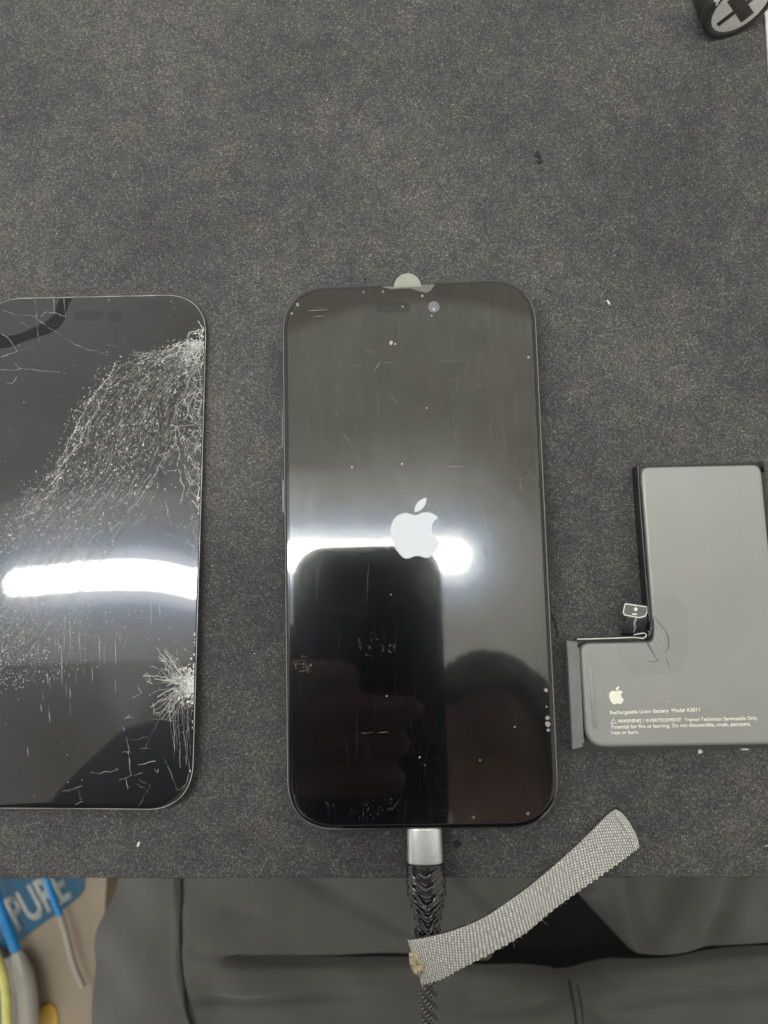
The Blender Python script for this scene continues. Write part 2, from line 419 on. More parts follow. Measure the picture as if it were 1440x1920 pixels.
# fruit emblem outline (relative cubic path)
PATH_BODY = ((12.152,6.896), "-.948,0 -2.415,-1.078 -3.96,-1.04 -2.04,.027 -3.91,1.183 -4.961,3.014 -2.117,3.675 -.546,9.103 1.519,12.09 1.013,1.454 2.208,3.09 3.792,3.039 1.52,-.065 2.09,-.987 3.935,-.987 1.831,0 2.35,.987 3.96,.948 1.637,-.026 2.676,-1.48 3.676,-2.948 1.156,-1.688 1.636,-3.325 1.662,-3.415 -.039,-.013 -3.182,-1.221 -3.22,-4.857 -.026,-3.04 2.48,-4.494 2.597,-4.559 -1.429,-2.09 -3.623,-2.324 -4.39,-2.376 -2,-.156 -3.675,1.09 -4.61,1.09")
PATH_LEAF = ((15.53,3.83), ".843,-1.012 1.4,-2.427 1.245,-3.83 -1.207,.052 -2.662,.805 -3.532,1.818 -.78,.896 -1.454,2.338 -1.273,3.714 1.338,.104 2.715,-.688 3.559,-1.701")
def flat(path):
    cur = Vector(path[0]); q = [Vector(tuple(map(float,s.split(',')))) for s in path[1].split()]; out = [cur.copy()]
    for i in range(0,len(q),3):
        a,b,e = cur+q[i],cur+q[i+1],cur+q[i+2]
        for k in range(1,9):
            u=k/8; out.append(cur*(1-u)**3+a*3*u*(1-u)**2+b*3*u*u*(1-u)+e*u**3)
        cur = e
    return out[:-1] if (out[-1]-out[0]).length<.05 else out
def emblem(name, x0, y0, x1, y1, z, mat, parent, ang=0, th=.02):
    """emblem between photo corners (x0,y0)-(x1,y1)"""
    a = P((x0+x1)/2, y1, z); b = P((x0+x1)/2, y0, z); h = (b-a).length; s = h/24
    cx, cy = (a.x+b.x)/2, (a.y+b.y)/2; parts = []
    ca, sa = math.cos(ang), math.sin(ang)
    for pth in (PATH_BODY, PATH_LEAF):
        o = flat(pth); pts = []
        for v in o:
            X = (v.x-11.8)*s; Y = -(v.y-12)*s; pts.append((cx+X*ca-Y*sa, cy+X*sa+Y*ca))
        ar = sum(pts[i-1][0]*pts[i][1]-pts[i][0]*pts[i-1][1] for i in range(len(pts)))
        if ar<0: pts.reverse()
        parts.append(loft([[(x,y,z) for x,y in pts],[(x,y,z+th) for x,y in pts]]))
    V,F = merge(parts); return mesh(name, V, F, mat, parent)
tag(emblem('lit_logo', 732, 934, 823, 1047, 8.5, M_logo, ph), 'glowing white start-up fruit logo in the middle of the screen')

# marks on the film: polylines in photo pixels -> strips
class Marks:
    def __init__(s, zf): s.V=[]; s.F=[]; s.c=[]; s.zf=zf; s.k=0; s.dz0=.004
    def to(s, x, y):
        p = P(x,y,s.zf(0,0) if False else s.z0); return p
    def strip(s, pts, w, col, alpha, taper=True, th=.0):
        Q = [P(x,y,s.z0) for x,y in pts]; n = len(Q); b = len(s.V); s.k += 1
        dz = s.dz0+.0012*(s.k%17)
        for i,q in enumerate(Q):
            t_ = Q[min(i+1,n-1)]-Q[max(i-1,0)]
            if t_.length<1e-9: t_=Vector((1,0,0))
            t_.normalize(); nn = Vector((-t_.y,t_.x))
            f = (.25+.75*math.sin(math.pi*(i+.3)/(n-.4))) if taper and n>2 else 1
            for sg in (-1,1):
                x, y = s.clampxy(q.x+nn.x*sg*w*f/2, q.y+nn.y*sg*w*f/2)
                s.V.append((x,y,s.zf(x,y)+dz)); s.c.append((*col,alpha))
        for i in range(n-1): s.F.append((b+2*i, b+2*i+2, b+2*i+3, b+2*i+1))
    def blob(s, x, y, r, col, alpha, n=7, asp=1, ang=0):
        q = P(x,y,s.z0); b = len(s.V); s.k += 1; dz = s.dz0+.0012*(s.k%17)
        for i in range(n):
            a = 2*math.pi*i/n; rr = r*(.75+.5*random.random())
            X = rr*math.cos(a)*asp; Y = rr*math.sin(a); ca,sa = math.cos(ang),math.sin(ang)
            X,Y = X*ca-Y*sa, X*sa+Y*ca
            x_,y_ = s.clampxy(q.x+X,q.y+Y); s.V.append((x_,y_,s.zf(x_,y_)+dz)); s.c.append((*col,alpha))
        s.F.append(tuple(range(b,b+n)))
    def clampxy(s, x, y):
        return x,y
    def build(s, name, mat, parent): return mesh(name, s.V, s.F, mat, parent, cols=s.c)
MKZ = 8.47
mk = Marks(lambda x,y: MKZ); mk.z0 = MKZ
G = (.42,.42,.38)
def wob(x0,y0,x1,y1,n=6,j=1.0,bow=0):
    out=[]
    for i in range(n+1):
        u=i/n; b = bow*math.sin(math.pi*u); dx,dy = x1-x0,y1-y0; L=max(1e-6,math.hypot(dx,dy))
        out.append((x0+dx*u-dy/L*b+random.uniform(-j,j)*(0<i<n), y0+dy*u+dx/L*b+random.uniform(-j,j)*(0<i<n)))
    return out
for x0,y0,x1,y1,a_ in ((578,583,614,581,.8),(588,593,606,592,.7),(700,693,703,696,.0),(701,696,713,678,.75),(664,687,679,684,.6),(718,680,740,680,.5),(682,660,704,661,.35),
     (814,677,866,676,.3),(834,711,862,712,.25),(886,722,904,721,.35),(904,702,914,701,.4),(730,735,746,756,.4),(628,770,636,782,.55),(640,808,662,838,.5),(645,830,650,842,.4),
     (841,874,866,874,.85),(900,934,911,1000,.7),(911,1000,917,1110,.55),(960,970,952,1040,.6),(952,1040,938,1100,.6),(823,1108,886,1104,.55),(593,1035,594,1130,.5),(602,1056,596,1098,.45),
     (693,1036,688,1120,.3),(616,1030,617,1052,.4),(894,932,918,934,.35),(930,1066,948,1058,.6),(677,1374,692,1374,.5),(710,1374,728,1373,.6),(692,1374,700,1374,.3),(940,625,926,632,.3)):
    mk.strip(wob(x0,y0,x1,y1,5,.3,random.uniform(-1,1)), .13, G, a_*.65)
def cluster(x,y,r,n,a_=.5,le=6):
    for _ in range(n):
        a = random.uniform(0,6.28); d = r*random.random()**.7; l = le*random.uniform(.3,1); th = random.gauss(1.4,.7)
        cx,cy = x+d*math.cos(a), y+d*math.sin(a)
        mk.strip(wob(cx,cy,cx+l*math.cos(th),cy+l*math.sin(th),3,.3), random.uniform(.08,.17), G, a_*random.uniform(.25,.7))
for x,y,r,n,a_,le in ((927,998,14,26,.6,14),(568,1243,18,46,.7,5),(690,1208,26,12,.5,8),(730,1212,14,10,.5,8),(690,1510,28,24,.35,5),(735,1505,18,20,.35,5),(615,1508,10,6,.5,4),(640,935,40,40,.25,14),(680,870,22,30,.3,8),
        (880,896,12,12,.4,6),(985,900,24,20,.25,20),(670,760,16,18,.25,6),(780,760,25,22,.18,10),(886,612,10,8,.4,5),(950,555,10,5,.5,4),(565,830,20,18,.25,10),(700,800,60,40,.12,14),(900,1000,60,40,.2,24)):
    cluster(x,y,r,n,a_,le)
for _ in range(520):   # fine near-vertical and horizontal wipe scratches
    x = random.uniform(548,1025); y = random.uniform(560,1530); l = random.uniform(10,70)
    if x>1000 and y<800: continue
    if random.random()<.7: mk.strip(wob(x,y,x+random.uniform(-3,5),y+l,3,.4), .10, G, random.uniform(.03,.15)*(.3 if y>1050 else 1))
    else: mk.strip(wob(x,y,x+l*.8,y+random.uniform(-3,3),3,.4), .10, G, random.uniform(.03,.12)*(.3 if y>1050 else 1))
for _ in range(230):
    x = random.uniform(548,1030); y = random.uniform(550,1535)
    mk.blob(x,y,random.uniform(.05,.12)*(1.5 if random.random()<.1 else 1),G,random.choice((.1,.15,.22,.35)))
for x,y,r,a_ in ((733,643,.62,.5),(741,645,.3,.5),(755,575,.2,1),(718,547,.35,.3),(681,548,.3,.3),(792,555,.36,.4),(809,592,.3,.4),(558,571,.6,.3),(547,588,.4,.3),(991,670,.4,.4),(1024,1294,.55,.5),(1027,1346,.6,.5),(1027,1358,.75,.5),(1028,1369,.45,.5),(1025,1325,.3,.4),
        (660,876,.3,.6),(787,1420,.2,1),(725,1305,.2,.8),(965,1363,.2,.9),(900,1425,.18,.9),(800,765,.25,.5),(754,870,.3,.6),(888,1532,.4,.2),(990,1525,.5,.2),(733,1115,.15,.8)):
    mk.blob(x,y,r,(.5,.5,.45),a_,n=12)
mk.build('scratch_marks', M_marks, fo)

# ------------------------------------------------------------------ loose cracked display
ZD = 2.6
TR = P(386.5,549.5,ZD); BR = P(361,1518.5,ZD+1.3)-Vector((0,0,1.3))
up = (TR-BR).normalized(); hl = (TR-BR).length; rt = Vector((up.y,-up.x,0)); WD = 73.5
cen = (TR+BR)/2 - rt*WD/2
def dl(x,y):
    d = Vector((x-cen.x,y-cen.y,0)); return d.dot(rt), d.dot(up)
TILT = dict(a=-.0100, b=0.0, c=.0)
def warp(x,y):
    u,v = dl(x,y); xx = (u-16)/30.0
    c_ = -.014*xx*xx*(.6/(1+.5*xx*xx) if xx<0 else 1.6)      # the sheet is bent a little more towards both sides
    return 1.75 - .0145*(v-hl/2) + c_*26*(math.erf((v+8)/30)-1)
cdsp = empty('loose_display', (cen.x,cen.y,0)); tag(cdsp, 'removed phone display with shattered glass lying at the left edge of the mat', 'phone display')
# grid skin + side walls
DR=None
def dense(pts, step=2.2):
    o=[]
    for k,(x,y) in enumerate(pts):
        x2,y2=pts[(k+1)%len(pts)]; m_=max(1,int(round(math.hypot(x2-x,y2-y)/step)))
        o += [(x+(x2-x)*q/m_, y+(y2-y)*q/m_) for q in range(m_)]
    return o
def disp_ring(i, dz, n=18):
    o = []
    for x,y in DR:
        x*=1-2*i/WD; y*=1-2*i/hl
        q = cen+rt*x+up*y; o.append((q.x,q.y,warp(q.x,q.y)+dz))
    return o
DR = dense(rrect(WD, hl, 14, n=18))
# top surface: concentric scaled rings of the outline (regular enough for smooth shading)
rings = [disp_ring(.5,-1.25), disp_ring(0,-1.0), disp_ring(0,-.35), disp_ring(.15,-.10), disp_ring(.45,0)]
K = 26
for k in range(1,K+1):
    f = 1-k/(K+.5); rr = []
    for x,y in DR:
        x*=1-.9/WD; y*=1-.9/hl
        # shrink towards the centre line (medial segment) for even faces
        ym = max(-(hl-WD)/2, min((hl-WD)/2, y)); X = x*f; Y = ym+(y-ym)*f
        q = cen+rt*X+up*Y; rr.append((q.x,q.y,warp(q.x,q.y)))
    rings.append(rr)
V,F = loft(rings)
dg = mesh('cracked_glass', V, F, M_cracked, cdsp, True)
# crack pattern
ck = Marks(warp); ck.z0 = ZD; ck.dz0 = .02
def _cl(x,y):
    u,v = dl(x,y); m=WD/2-.45; h_=hl/2-.45
    u=max(-m,min(m,u)); v=max(-h_,min(h_,v)); R_=13.0
    for sy in (-1,1):
        cu_,cv_ = m-R_, sy*(h_-R_)
        if u>cu_ and v*sy>cv_*sy:
            d_=math.hypot(u-cu_,v-cv_)
            if d_>R_: u=cu_+(u-cu_)*R_/d_; v=cv_+(v-cv_)*R_/d_
    q=cen+rt*u+up*v; return q.x,q.y
ck.clampxy = _cl
def ctone(b): 
    return (b, b*.985, b*.93)
Lc = [(372,632),(330,648),(272,662),(225,684),(200,715),(175,745),(152,780),(140,820),(122,855),(98,890),(62,925),(38,960),(8,1000),(-40,1045)]
Rc = [(381,655),(378,690),(366,735),(340,790),(330,840),(318,880),(296,920),(275,960),(235,1010),(190,1060),(150,1110),(100,1160),(50,1230),(-10,1300)]
def cur(Cv,t):
    t = max(0,min(.9999,t))*(len(Cv)-1); i=int(t); u=t-i
    return Cv[i][0]*(1-u)+Cv[i+1][0]*u, Cv[i][1]*(1-u)+Cv[i+1][1]*u
def band(t,s):
    a=cur(Lc,t); b=cur(Rc,t); return a[0]*(1-s)+b[0]*s, a[1]*(1-s)+b[1]*s
for _ in range(6800):
    t_ = random.random()**.8; s_ = .5+random.choice((-1,1))*.5*min(1.25,abs(random.gauss(0,.55)))
    if random.random()<.07: s_ = random.gauss(.02,.08)
    x,y = band(t_,s_); x2,y2 = band(t_+.02,s_)
    th = math.atan2(y2-y,x2-x)+random.gauss(0,.55)
    edge = .6*math.exp(-abs(s_)*7)+math.exp(-t_*9)*1.2
    b = random.uniform(.08,.27)+.22*edge*random.random()
    if random.random()<.10: b = random.uniform(.25,.50)
    x += random.gauss(0,2.5); y += random.gauss(0,2.5)
    l = random.expovariate(1/2.6)+.8
    if random.random()<.5: ck.blob(x,y,random.uniform(.06,.19)+(.08 if b>.3 else 0),ctone(b),random.uniform(.6,1),n=5,asp=random.uniform(1,2.2),ang=-th)
    else: ck.strip(wob(x,y,x+l*math.cos(th),y+l*math.sin(th),3,.5), random.uniform(.08,.22), ctone(b), random.uniform(.6,1))
for _ in range(1700):      # long flow streaks
    t_ = random.uniform(0.02,.97); s_ = random.uniform(-.03,1.02); n=5; dt = random.uniform(.012,.055)
    pts = [band(t_+dt*i/n, s_+random.gauss(0,.002)) for i in range(n+1)]
    ck.strip(pts, random.uniform(.05,.13), ctone(random.uniform(.08,.34)), random.uniform(.5,.95))
def jag(pts, w, b, br=.3, step=6):
    """jagged crack through points with little side spurs and bright nodes"""
    for (x0,y0),(x1,y1) in zip(pts,pts[1:]):
        L = math.hypot(x1-x0,y1-y0); n = max(1,int(L/step)); pr=(x0,y0)
        for i in range(1,n+1):
            u=i/n; q = (x0+(x1-x0)*u+random.gauss(0,1.1)*(i<n), y0+(y1-y0)*u+random.gauss(0,1.1)*(i<n))
            ck.strip([pr,((pr[0]+q[0])/2+random.gauss(0,.4),(pr[1]+q[1])/2+random.gauss(0,.4)),q], w*random.uniform(.5,1.5), ctone(b*random.uniform(.5,1.25)), random.uniform(.65,1), False)
            if random.random()<br:
                a = random.uniform(0,6.28); l=random.uniform(2,9)
                ck.strip(wob(q[0],q[1],q[0]+l*math.cos(a),q[1]+l*math.sin(a),3,.6), w*.6, ctone(b*random.uniform(.4,1)), .9)
            if random.random()<.25: ck.blob(q[0],q[1],w*random.uniform(.6,1.5),ctone(b),.9)
            pr=q
# left rim of the shatter band and inner bright chains
jag([(255,660),(285,663)],.2,.3); jag([(218,676),(208,698),(190,722),(176,738),(160,765),(148,785),(138,812),(126,832),(122,850)],.24,.40,.5)
jag([(216,700),(205,720),(192,745),(176,778),(160,800),(150,830),(128,858),(112,878),(100,905)],.20,.34,.5)
jag([(190,730),(215,722),(238,700)],.16,.28); jag([(120,880),(90,930),(60,960),(30,975)],.2,.3,.5)
jag([(125,870),(105,915),(84,935)],.2,.34,.5); jag([(325,835),(300,870),(285,905),(262,935),(240,960)],.18,.30,.5)
jag([(282,890),(262,918),(235,930),(200,960)],.14,.28,.4)
# impact top right
for _ in range(300):
    a = random.gauss(2.45,.45); l = abs(random.gauss(0,34)); x=380-abs(l*math.cos(a)); y=644+l*math.sin(a)*.55-4
    ck.strip(wob(x,y,x+random.uniform(-7,3),y+random.uniform(-1,6),3,.7), random.uniform(.08,.28), ctone(random.uniform(.15,.55)), random.uniform(.6,1), False)
jag([(370,600),(378,612),(372,625),(382,632)],.2,.4,.5,4); jag([(381,612),(375,640),(384,655),(377,690)],.28,.45,.7,4)
jag([(384,640),(350,641),(328,648),(318,655)],.2,.45,.4,5); jag([(384,648),(345,655),(310,668),(290,676)],.22,.4,.5,5)
# right margin network
net = [[(372,690),(378,720),(365,735),(352,742),(338,752),(328,770)],[(384,700),(374,715),(376,735),(383,745)],[(378,728),(366,745),(360,780),(372,800),(383,815)],
 [(345,748),(352,765),(360,785)],[(330,770),(332,800),(340,830),(330,845)],[(372,790),(355,797),(332,800),(318,797)],[(383,775),(372,790),(378,812),(384,840)],
 [(330,800),(328,825),(337,850),(332,875)],[(342,815),(350,840),(360,870),(383,885)],[(345,800),(340,830),(348,850),(365,872)],[(384,855),(372,845),(365,820),(352,812)],
 [(368,875),(378,905),(384,935)],[(345,870),(360,900),(352,925)],[(335,880),(345,920),(338,945)],[(355,940),(365,965),(360,985),(367,1010),(362,1040),(372,1055)],
 [(384,960),(370,950),(360,938)],[(370,905),(356,910),(346,880)],[(322,985),(315,965),(310,940)],[(312,1000),(328,1006)],[(325,975),(335,990),(345,975)],[(350,1010),(365,1025),(360,1045)],
 [(384,880),(377,905),(370,940),(378,975),(374,1010)]]
for q in net: jag(q, random.uniform(.10,.2), random.uniform(.22,.48), .35, 7)
for _ in range(170):
    x = random.uniform(338,383); y = random.triangular(640,1040,780)
    ck.strip(wob(x,y,x+random.uniform(-7,7),y+random.uniform(-9,9),3,.6), random.uniform(.06,.2), ctone(random.uniform(.12,.5)), .9)
for sgn in range(38):     # chips along the right rim
    y = random.uniform(640,1500); x = 385-(y-620)*.0265
    ck.blob(x-random.uniform(0,3),y,random.uniform(.15,.4),ctone(random.uniform(.3,.6)),1)
# top-left cracks
for q,b in (([(0,625),(14,633),(30,657),(0,668)],.35),([(30,657),(60,652)],.12),([(0,580),(25,588),(64,592),(88,612),(105,622),(140,645),(200,665)],.2),([(64,555),(66,595),(70,630)],.16),([(98,555),(100,588),(92,584),(122,592)],.28),
        ([(75,592),(84,583),(95,587)],.3),([(118,556),(121,590)],.3),([(26,680),(36,690),(82,695),(110,697)],.26),([(0,693),(36,691)],.3),([(30,705),(22,718),(12,718)],.35),([(0,560),(40,556),(120,553),(200,552)],.25),
        ([(36,602),(52,612)],.2),([(150,625),(250,665)],.10),([(160,670),(200,690)],.07),([(68,612),(72,640)],.18),([(160,552),(168,551)],.4)):
    jag(q,.12,b,.12,10)
# scatter around the shatter band
for _ in range(700):
    x = random.uniform(0,370); y = random.uniform(560,1500)
    dens = math.exp(-((x+.8*y-900)/260)**2)
    if random.random()>.25+.6*dens: continue
    ck.blob(x,y,random.choice((.05,.07,.07,.1,.16)),ctone(random.uniform(.1,.45)),random.uniform(.5,1),n=5)
# vertical streaks under the lamp glare
for _ in range(50):
    x = random.gauss(130,70); y = random.uniform(1130,1210) if random.random()<.75 else random.uniform(1210,1340)
    l = random.uniform(8,38); 
    if x<0 or x>340: continue
    ck.strip(wob(x,y,x+random.uniform(0,2.5),y+l,4,.2), random.uniform(.08,.2), ctone(random.uniform(.10,.26)), .75)
for x,y,l in ((188,1190,52),(218,1200,45),(118,1212,70),(133,1150,76),(150,1180,40),(92,1260,22),(122,1180,34),(175,1250,28),(134,1290,18),(80,1320,14),(96,1335,16),(56,1400,16),(284,1120,50),(300,1125,35)):
    ck.strip(wob(x,y,x+1.5,y+l,4,.2), .17, ctone(.34), .85)
for _ in range(900):
    x = abs(random.gauss(0,85)); y = random.uniform(1120,1300)-x*.25
    if y<1120: continue
    ck.blob(x,y,random.uniform(.07,.17),ctone(random.uniform(.12,.4)),.85,n=5,asp=random.uniform(1,2.4),ang=1.1)
for _ in range(420):
    x = random.uniform(0,330); y = random.gauss(1150,26)
    if x>170 and random.random()<.6: continue
    ck.blob(x,y,random.uniform(.06,.16),ctone(random.uniform(.15,.4)),.8,n=5,asp=random.uniform(1,2))
# connected webs: random nodes joined to their near neighbours
def web(nodes, kmax, dmax, b0, b1, w0, w1):
    for i,(x,y) in enumerate(nodes):
        ds = sorted((math.hypot(x-a,y-c_),j) for j,(a,c_) in enumerate(nodes) if j>i)[:kmax]
        for d_,j in ds:
            if d_<dmax: jag([(x,y),nodes[j]], random.uniform(w0,w1), random.uniform(b0,b1), .12, 8)
nd=[]
for _ in range(95):
    y=random.triangular(640,1060,760); nd.append((384-(y-620)*.024-abs(random.gauss(0,17)), y))
web(nd,2,34,.14,.42,.07,.16)
nd=[(random.gauss(352,10),random.gauss(655,16)) for _ in range(40)]; web([(min(381,a),b_) for a,b_ in nd],2,26,.25,.5,.1,.2)
nd=[]
for _ in range(110):
    a=math.radians(random.uniform(80,282)); d_=abs(random.gauss(0,34))+8; nd.append((min(362,356+d_*math.cos(a)*1.05), 1283-d_*math.sin(a)))
web(nd,2,20,.2,.5,.07,.16)
nd=[band(random.uniform(.02,.9),random.gauss(.08,.09)) for _ in range(90)]; web(nd,1,26,.12,.36,.07,.15)
nd=[band(random.uniform(.05,.95),random.gauss(.9,.07)) for _ in range(110)]; web(nd,1,24,.12,.34,.06,.13)
nd=[band(random.uniform(.05,.95),random.random()) for _ in range(170)]; web(nd,1,18,.10,.25,.05,.11)
# second impact
cx0,cy0 = 354,1283
for k in range(64):
    a = math.radians(random.uniform(95,268)); l = random.uniform(18,84)*(1 if math.cos(a)<-.3 else .55)
    q = [(cx0,cy0)]
    for i in range(1,5):
        q.append((cx0+l*i/4*math.cos(a+random.gauss(0,.08)), cy0-l*i/4*math.sin(a+random.gauss(0,.08))*.95))
    jag(q, random.uniform(.08,.18), random.uniform(.25,.5), .45, 7)
for _ in range(420):
    a = random.uniform(0,6.28); d = abs(random.gauss(0,12)); x = min(366,cx0+4+d*math.cos(a)); y = cy0+d*1.9*math.sin(a)
    ck.blob(x,y,random.uniform(.1,.3),ctone(random.uniform(.3,.62)),.95,n=5,asp=random.uniform(1,2.5),ang=random.uniform(0,3))
for k in range(13):
    x0 = 322+k*3.1+random.gauss(0,1); l = random.uniform(40,185)*(.6+.4*k/13); dr = random.uniform(-2,16); bw=random.uniform(-6,3)
    pts = [(x0+dr*(i/9)**1.6+bw*math.sin(math.pi*i/9)+random.gauss(0,.9), 1298+random.uniform(-3,3)+l*i/9) for i in range(10)]
    pts = [(min(361.5-(q[1]-1300)*.016-max(0,q[1]-1440)*.25,q[0]),q[1]) for q in pts]
    jag(pts, random.uniform(.05,.13), random.uniform(.15,.42), .35, 9)
    if k%2: jag([pts[4],(pts[4][0]+7,pts[4][1]+random.uniform(-5,6))], .08, .25, .1, 6)
for q,b in (([(240,1380),(243,1410),(246,1440),(250,1452)],.4),([(240,1460),(243,1478)],.4),([(262,1432),(280,1428),(294,1425)],.42),([(226,1460),(248,1452),(270,1447)],.25),([(172,1447),(190,1449),(210,1446),(224,1441)],.24),
        ([(121,1481),(140,1478),(158,1471)],.3),([(145,1507),(158,1500)],.3),([(153,1480),(154,1495)],.1),([(243,1384),(262,1386),(280,1380)],.14),([(335,1290),(300,1350),(270,1410)],.12),([(232,1409),(245,1408)],.3),([(283,1402),(265,1402)],.25),
        ([(345,1310),(320,1350),(285,1344)],.25),([(292,1440),(298,1447),(300,1440)],.35),([(265,1460),(283,1470)],.15),([(260,1468),(280,1482)],.12),([(286,1470),(263,1508)],.1),([(236,1347),(246,1340)],.4),([(233,1362),(236,1370)],.35),
        ([(250,1308),(268,1298),(262,1290)],.4),([(253,1345),(240,1345)],.2),([(310,1420),(325,1450),(335,1480),(350,1470)],.22)):
    jag(q,.12,b,.25,8)
for x in range(0,300,4):
    if random.random()<.5: ck.blob(x,1516.5,random.uniform(.06,.28),ctone(random.uniform(.2,.55)),1,asp=1.5)
ck.build('glass_cracks', M_cracks, dg)
# dark reflection painted on as a patch in the top left, and sensor pill
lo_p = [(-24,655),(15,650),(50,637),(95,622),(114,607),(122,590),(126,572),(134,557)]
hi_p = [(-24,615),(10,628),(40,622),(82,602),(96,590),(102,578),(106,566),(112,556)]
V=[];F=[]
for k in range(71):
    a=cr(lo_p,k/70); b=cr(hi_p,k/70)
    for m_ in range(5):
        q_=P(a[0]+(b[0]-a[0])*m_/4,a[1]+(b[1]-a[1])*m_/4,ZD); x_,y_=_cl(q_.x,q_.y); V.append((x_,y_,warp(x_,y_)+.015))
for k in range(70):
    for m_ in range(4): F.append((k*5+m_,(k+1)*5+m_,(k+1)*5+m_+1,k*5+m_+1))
mesh('painted_dark_reflection', V, F, veil('painted_reflection',(.002,.002,.003),.36), dg)
rg = disp_ring(.05,-.18); V,F = tube([Vector(v) for v in rg+rg[:1]], .13, 6, False)
mesh('glass_edge', V, F, simple('ground_glass_edge',(.26,.26,.24),.3,0,.5,120), cdsp)
V,F=[],[]
for (x0,y0,w_,h_) in ((165,590,9.5,3.2),(213,592,4.6,3.6)):
    q_=P(x0,y0,ZD); rr_=rrect(w_,h_,1.5,n=5,p=2,c=(q_.x,q_.y)); b_=len(V)
    V+=[(x,y,warp(x,y)+.016) for x,y in rr_]; F.append(tuple(range(b_,b_+len(rr_))))
mesh('sensor_pill', V, F, veil('cracked_pill',(.01,.01,.01),.10), dg)

# ------------------------------------------------------------------ battery
ZB = 4.6
bt = empty('phone_battery', tuple(P(1300,1300,0).xy)+(0,)); tag(bt, 'L-shaped grey phone battery pack lying at the right edge of the mat', 'battery')
Lp = [(1199.5,875.5),(1224,1203),(1087,1204.5),(1099.5,1403),(1478,1396.5),(1428,870.5)]
pts = [P(x,y,ZB) for x,y in Lp]
outl = rpoly([(q.x,q.y) for q in pts], [3.0,1.4,3.2,6.0,3,2.8], 8)
ar = sum(outl[i-1][0]*outl[i][1]-outl[i][0]*outl[i-1][1] for i in range(len(outl)))
if ar<0: outl.reverse()
rings = [[(x,y,z) for x,y in inset(outl,i)] for i,z in ((.25,.9),(0,1.3),(0,3.3),(.08,3.8),(.28,4.2),(.6,4.48),(.95,4.58),(1.3,ZB))]
V,F = loft(rings); cell = mesh('cell', V, F, M_foil, bt, True); cell.data.polygons[-1].use_smooth = False
# raised ridge in the lower left, next to the flap
V,F = tube([P(1105,1225,4.2)+Vector((0,0,-.5)),P(1108,1260,4.2)+Vector((0,0,-.35)),P(1112,1320,4.2)+Vector((0,0,-.35)),P(1116,1360,4.2)+Vector((0,0,-.35)),P(1130,1388,4.2)+Vector((0,0,-.6))],[.5,1.0,1.1,1.0,.4],14)
mesh('edge_ridge', V, F, M_foil, cell, True)
# black wrap under the cell
w = [(1190,874),(1216,1196),(1063,1198),(1072,1410),(1480,1402),(1432,866)]
pts = [P(x,y,.9) for x,y in w]; ol = rpoly([(q.x,q.y) for q in pts],[.5,.5,.5,.8,.5,.5],3)
ar = sum(ol[i-1][0]*ol[i][1]-ol[i][0]*ol[i-1][1] for i in range(len(ol)))
if ar<0: ol.reverse()
V,F = loft([[(x,y,z) for x,y in ol] for z in (.05,.88)]); mesh('black_wrap', V, F, M_blackfoil, bt)
# standing side wall of the upper part
def wall(pts_px, z0, z1, th, mat, name, lean=0, parent=bt):
    A = [P(x,y,z1) for x,y in pts_px]; V=[];F=[]
    for i,a in enumerate(A):
        d = (A[min(i+1,len(A)-1)]-A[max(i-1,0)]).normalized(); nn = Vector((-d.y,d.x,0))
        for o_,z in ((0,z0),(th,z0),(th+0,z1),(0,z1)):
            q = a+nn*o_ + nn*(lean*(z1-z)); V.append((q.x,q.y,z))
    for i in range(len(A)-1):
        for k in range(4): F.append((i*4+k,i*4+(k+1)%4,(i+1)*4+(k+1)%4,(i+1)*4+k))
    F += [(3,2,1,0), tuple(len(V)-4+k for k in range(4))]
    return mesh(name, V, F, mat, parent)
wall([(1194.5,872),(1199,950),(1207,1050),(1214,1130),(1217,1165)], .3, 6.2, .28, M_blackfoil, 'side_wall')
wall([(1195.8,873),(1200.3,950),(1208.3,1050),(1215.3,1130),(1218.3,1165)], 5.9, 6.3, .12, simple('dull_edge',(.10,.10,.11),.3), 'wall_edge')
wall([(1428,864),(1430.5,871),(1433,884)], .3, 4.4, .3, M_blackfoil, 'side_wall')
# thin ledge with bright lip above the lower part
wall([(1080,1198.5),(1130,1197),(1186,1195)], .4, 5.0, .25, M_blackfoil, 'ledge_wall')
V,F = tube([P(1082,1198.5,5.0),P(1130,1197.3,5.0),P(1188,1195.2,5.0),P(1205,1197,5.1),P(1211,1194,5.2),P(1212,1190,5.2),P(1208,1187,5.1),P(1200,1188,5.0),P(1188,1190.5,5)],.17,8)
mesh('bright_lip', V, F, M_edge, bt, True)
V,F = tube([P(1211,1198,4),P(1218,1192,4.4),P(1221.5,1180,4.6),P(1221,1160,4.6)],.75,10); mesh('black_corner', V, F, M_blackfoil, bt, True)
for x,y in ((1216,1184),(1199,1203),(1218.5,1187)):
    q = P(x,y,5.3); V,F = loft([[(q.x+r*math.cos(k),q.y+r*math.sin(k)*.7,z) for k in [i*math.pi/4 for i in range(8)]] for r,z in ((.18,5.1),(.12,5.3))]); mesh('glint_chip', V, F, M_edge, bt)
# grey flap
fl = [(1061.5,1201),(1083,1203),(1083.5,1213),(1087.5,1216),(1090,1260),(1095.5,1393),(1093,1394),(1093.5,1401),(1073,1405),(1064,1235)]
q = [P(x,y,4.0) for x,y in fl][::-1]
ar = sum(q[i-1].x*q[i].y-q[i].x*q[i-1].y for i in range(len(q)))
if ar<0: q.reverse()
V,F = loft([[(a.x,a.y,z) for a in q] for z in (1.0,3.6)]+[[(a.x*.0+ (a.x),a.y,4.0) for a in [Vector(t_) for t_ in [(*p_,0) for p_ in inset([(a.x,a.y) for a in q],.25)]]]])
mesh('side_flap', V, F, M_flap, bt)
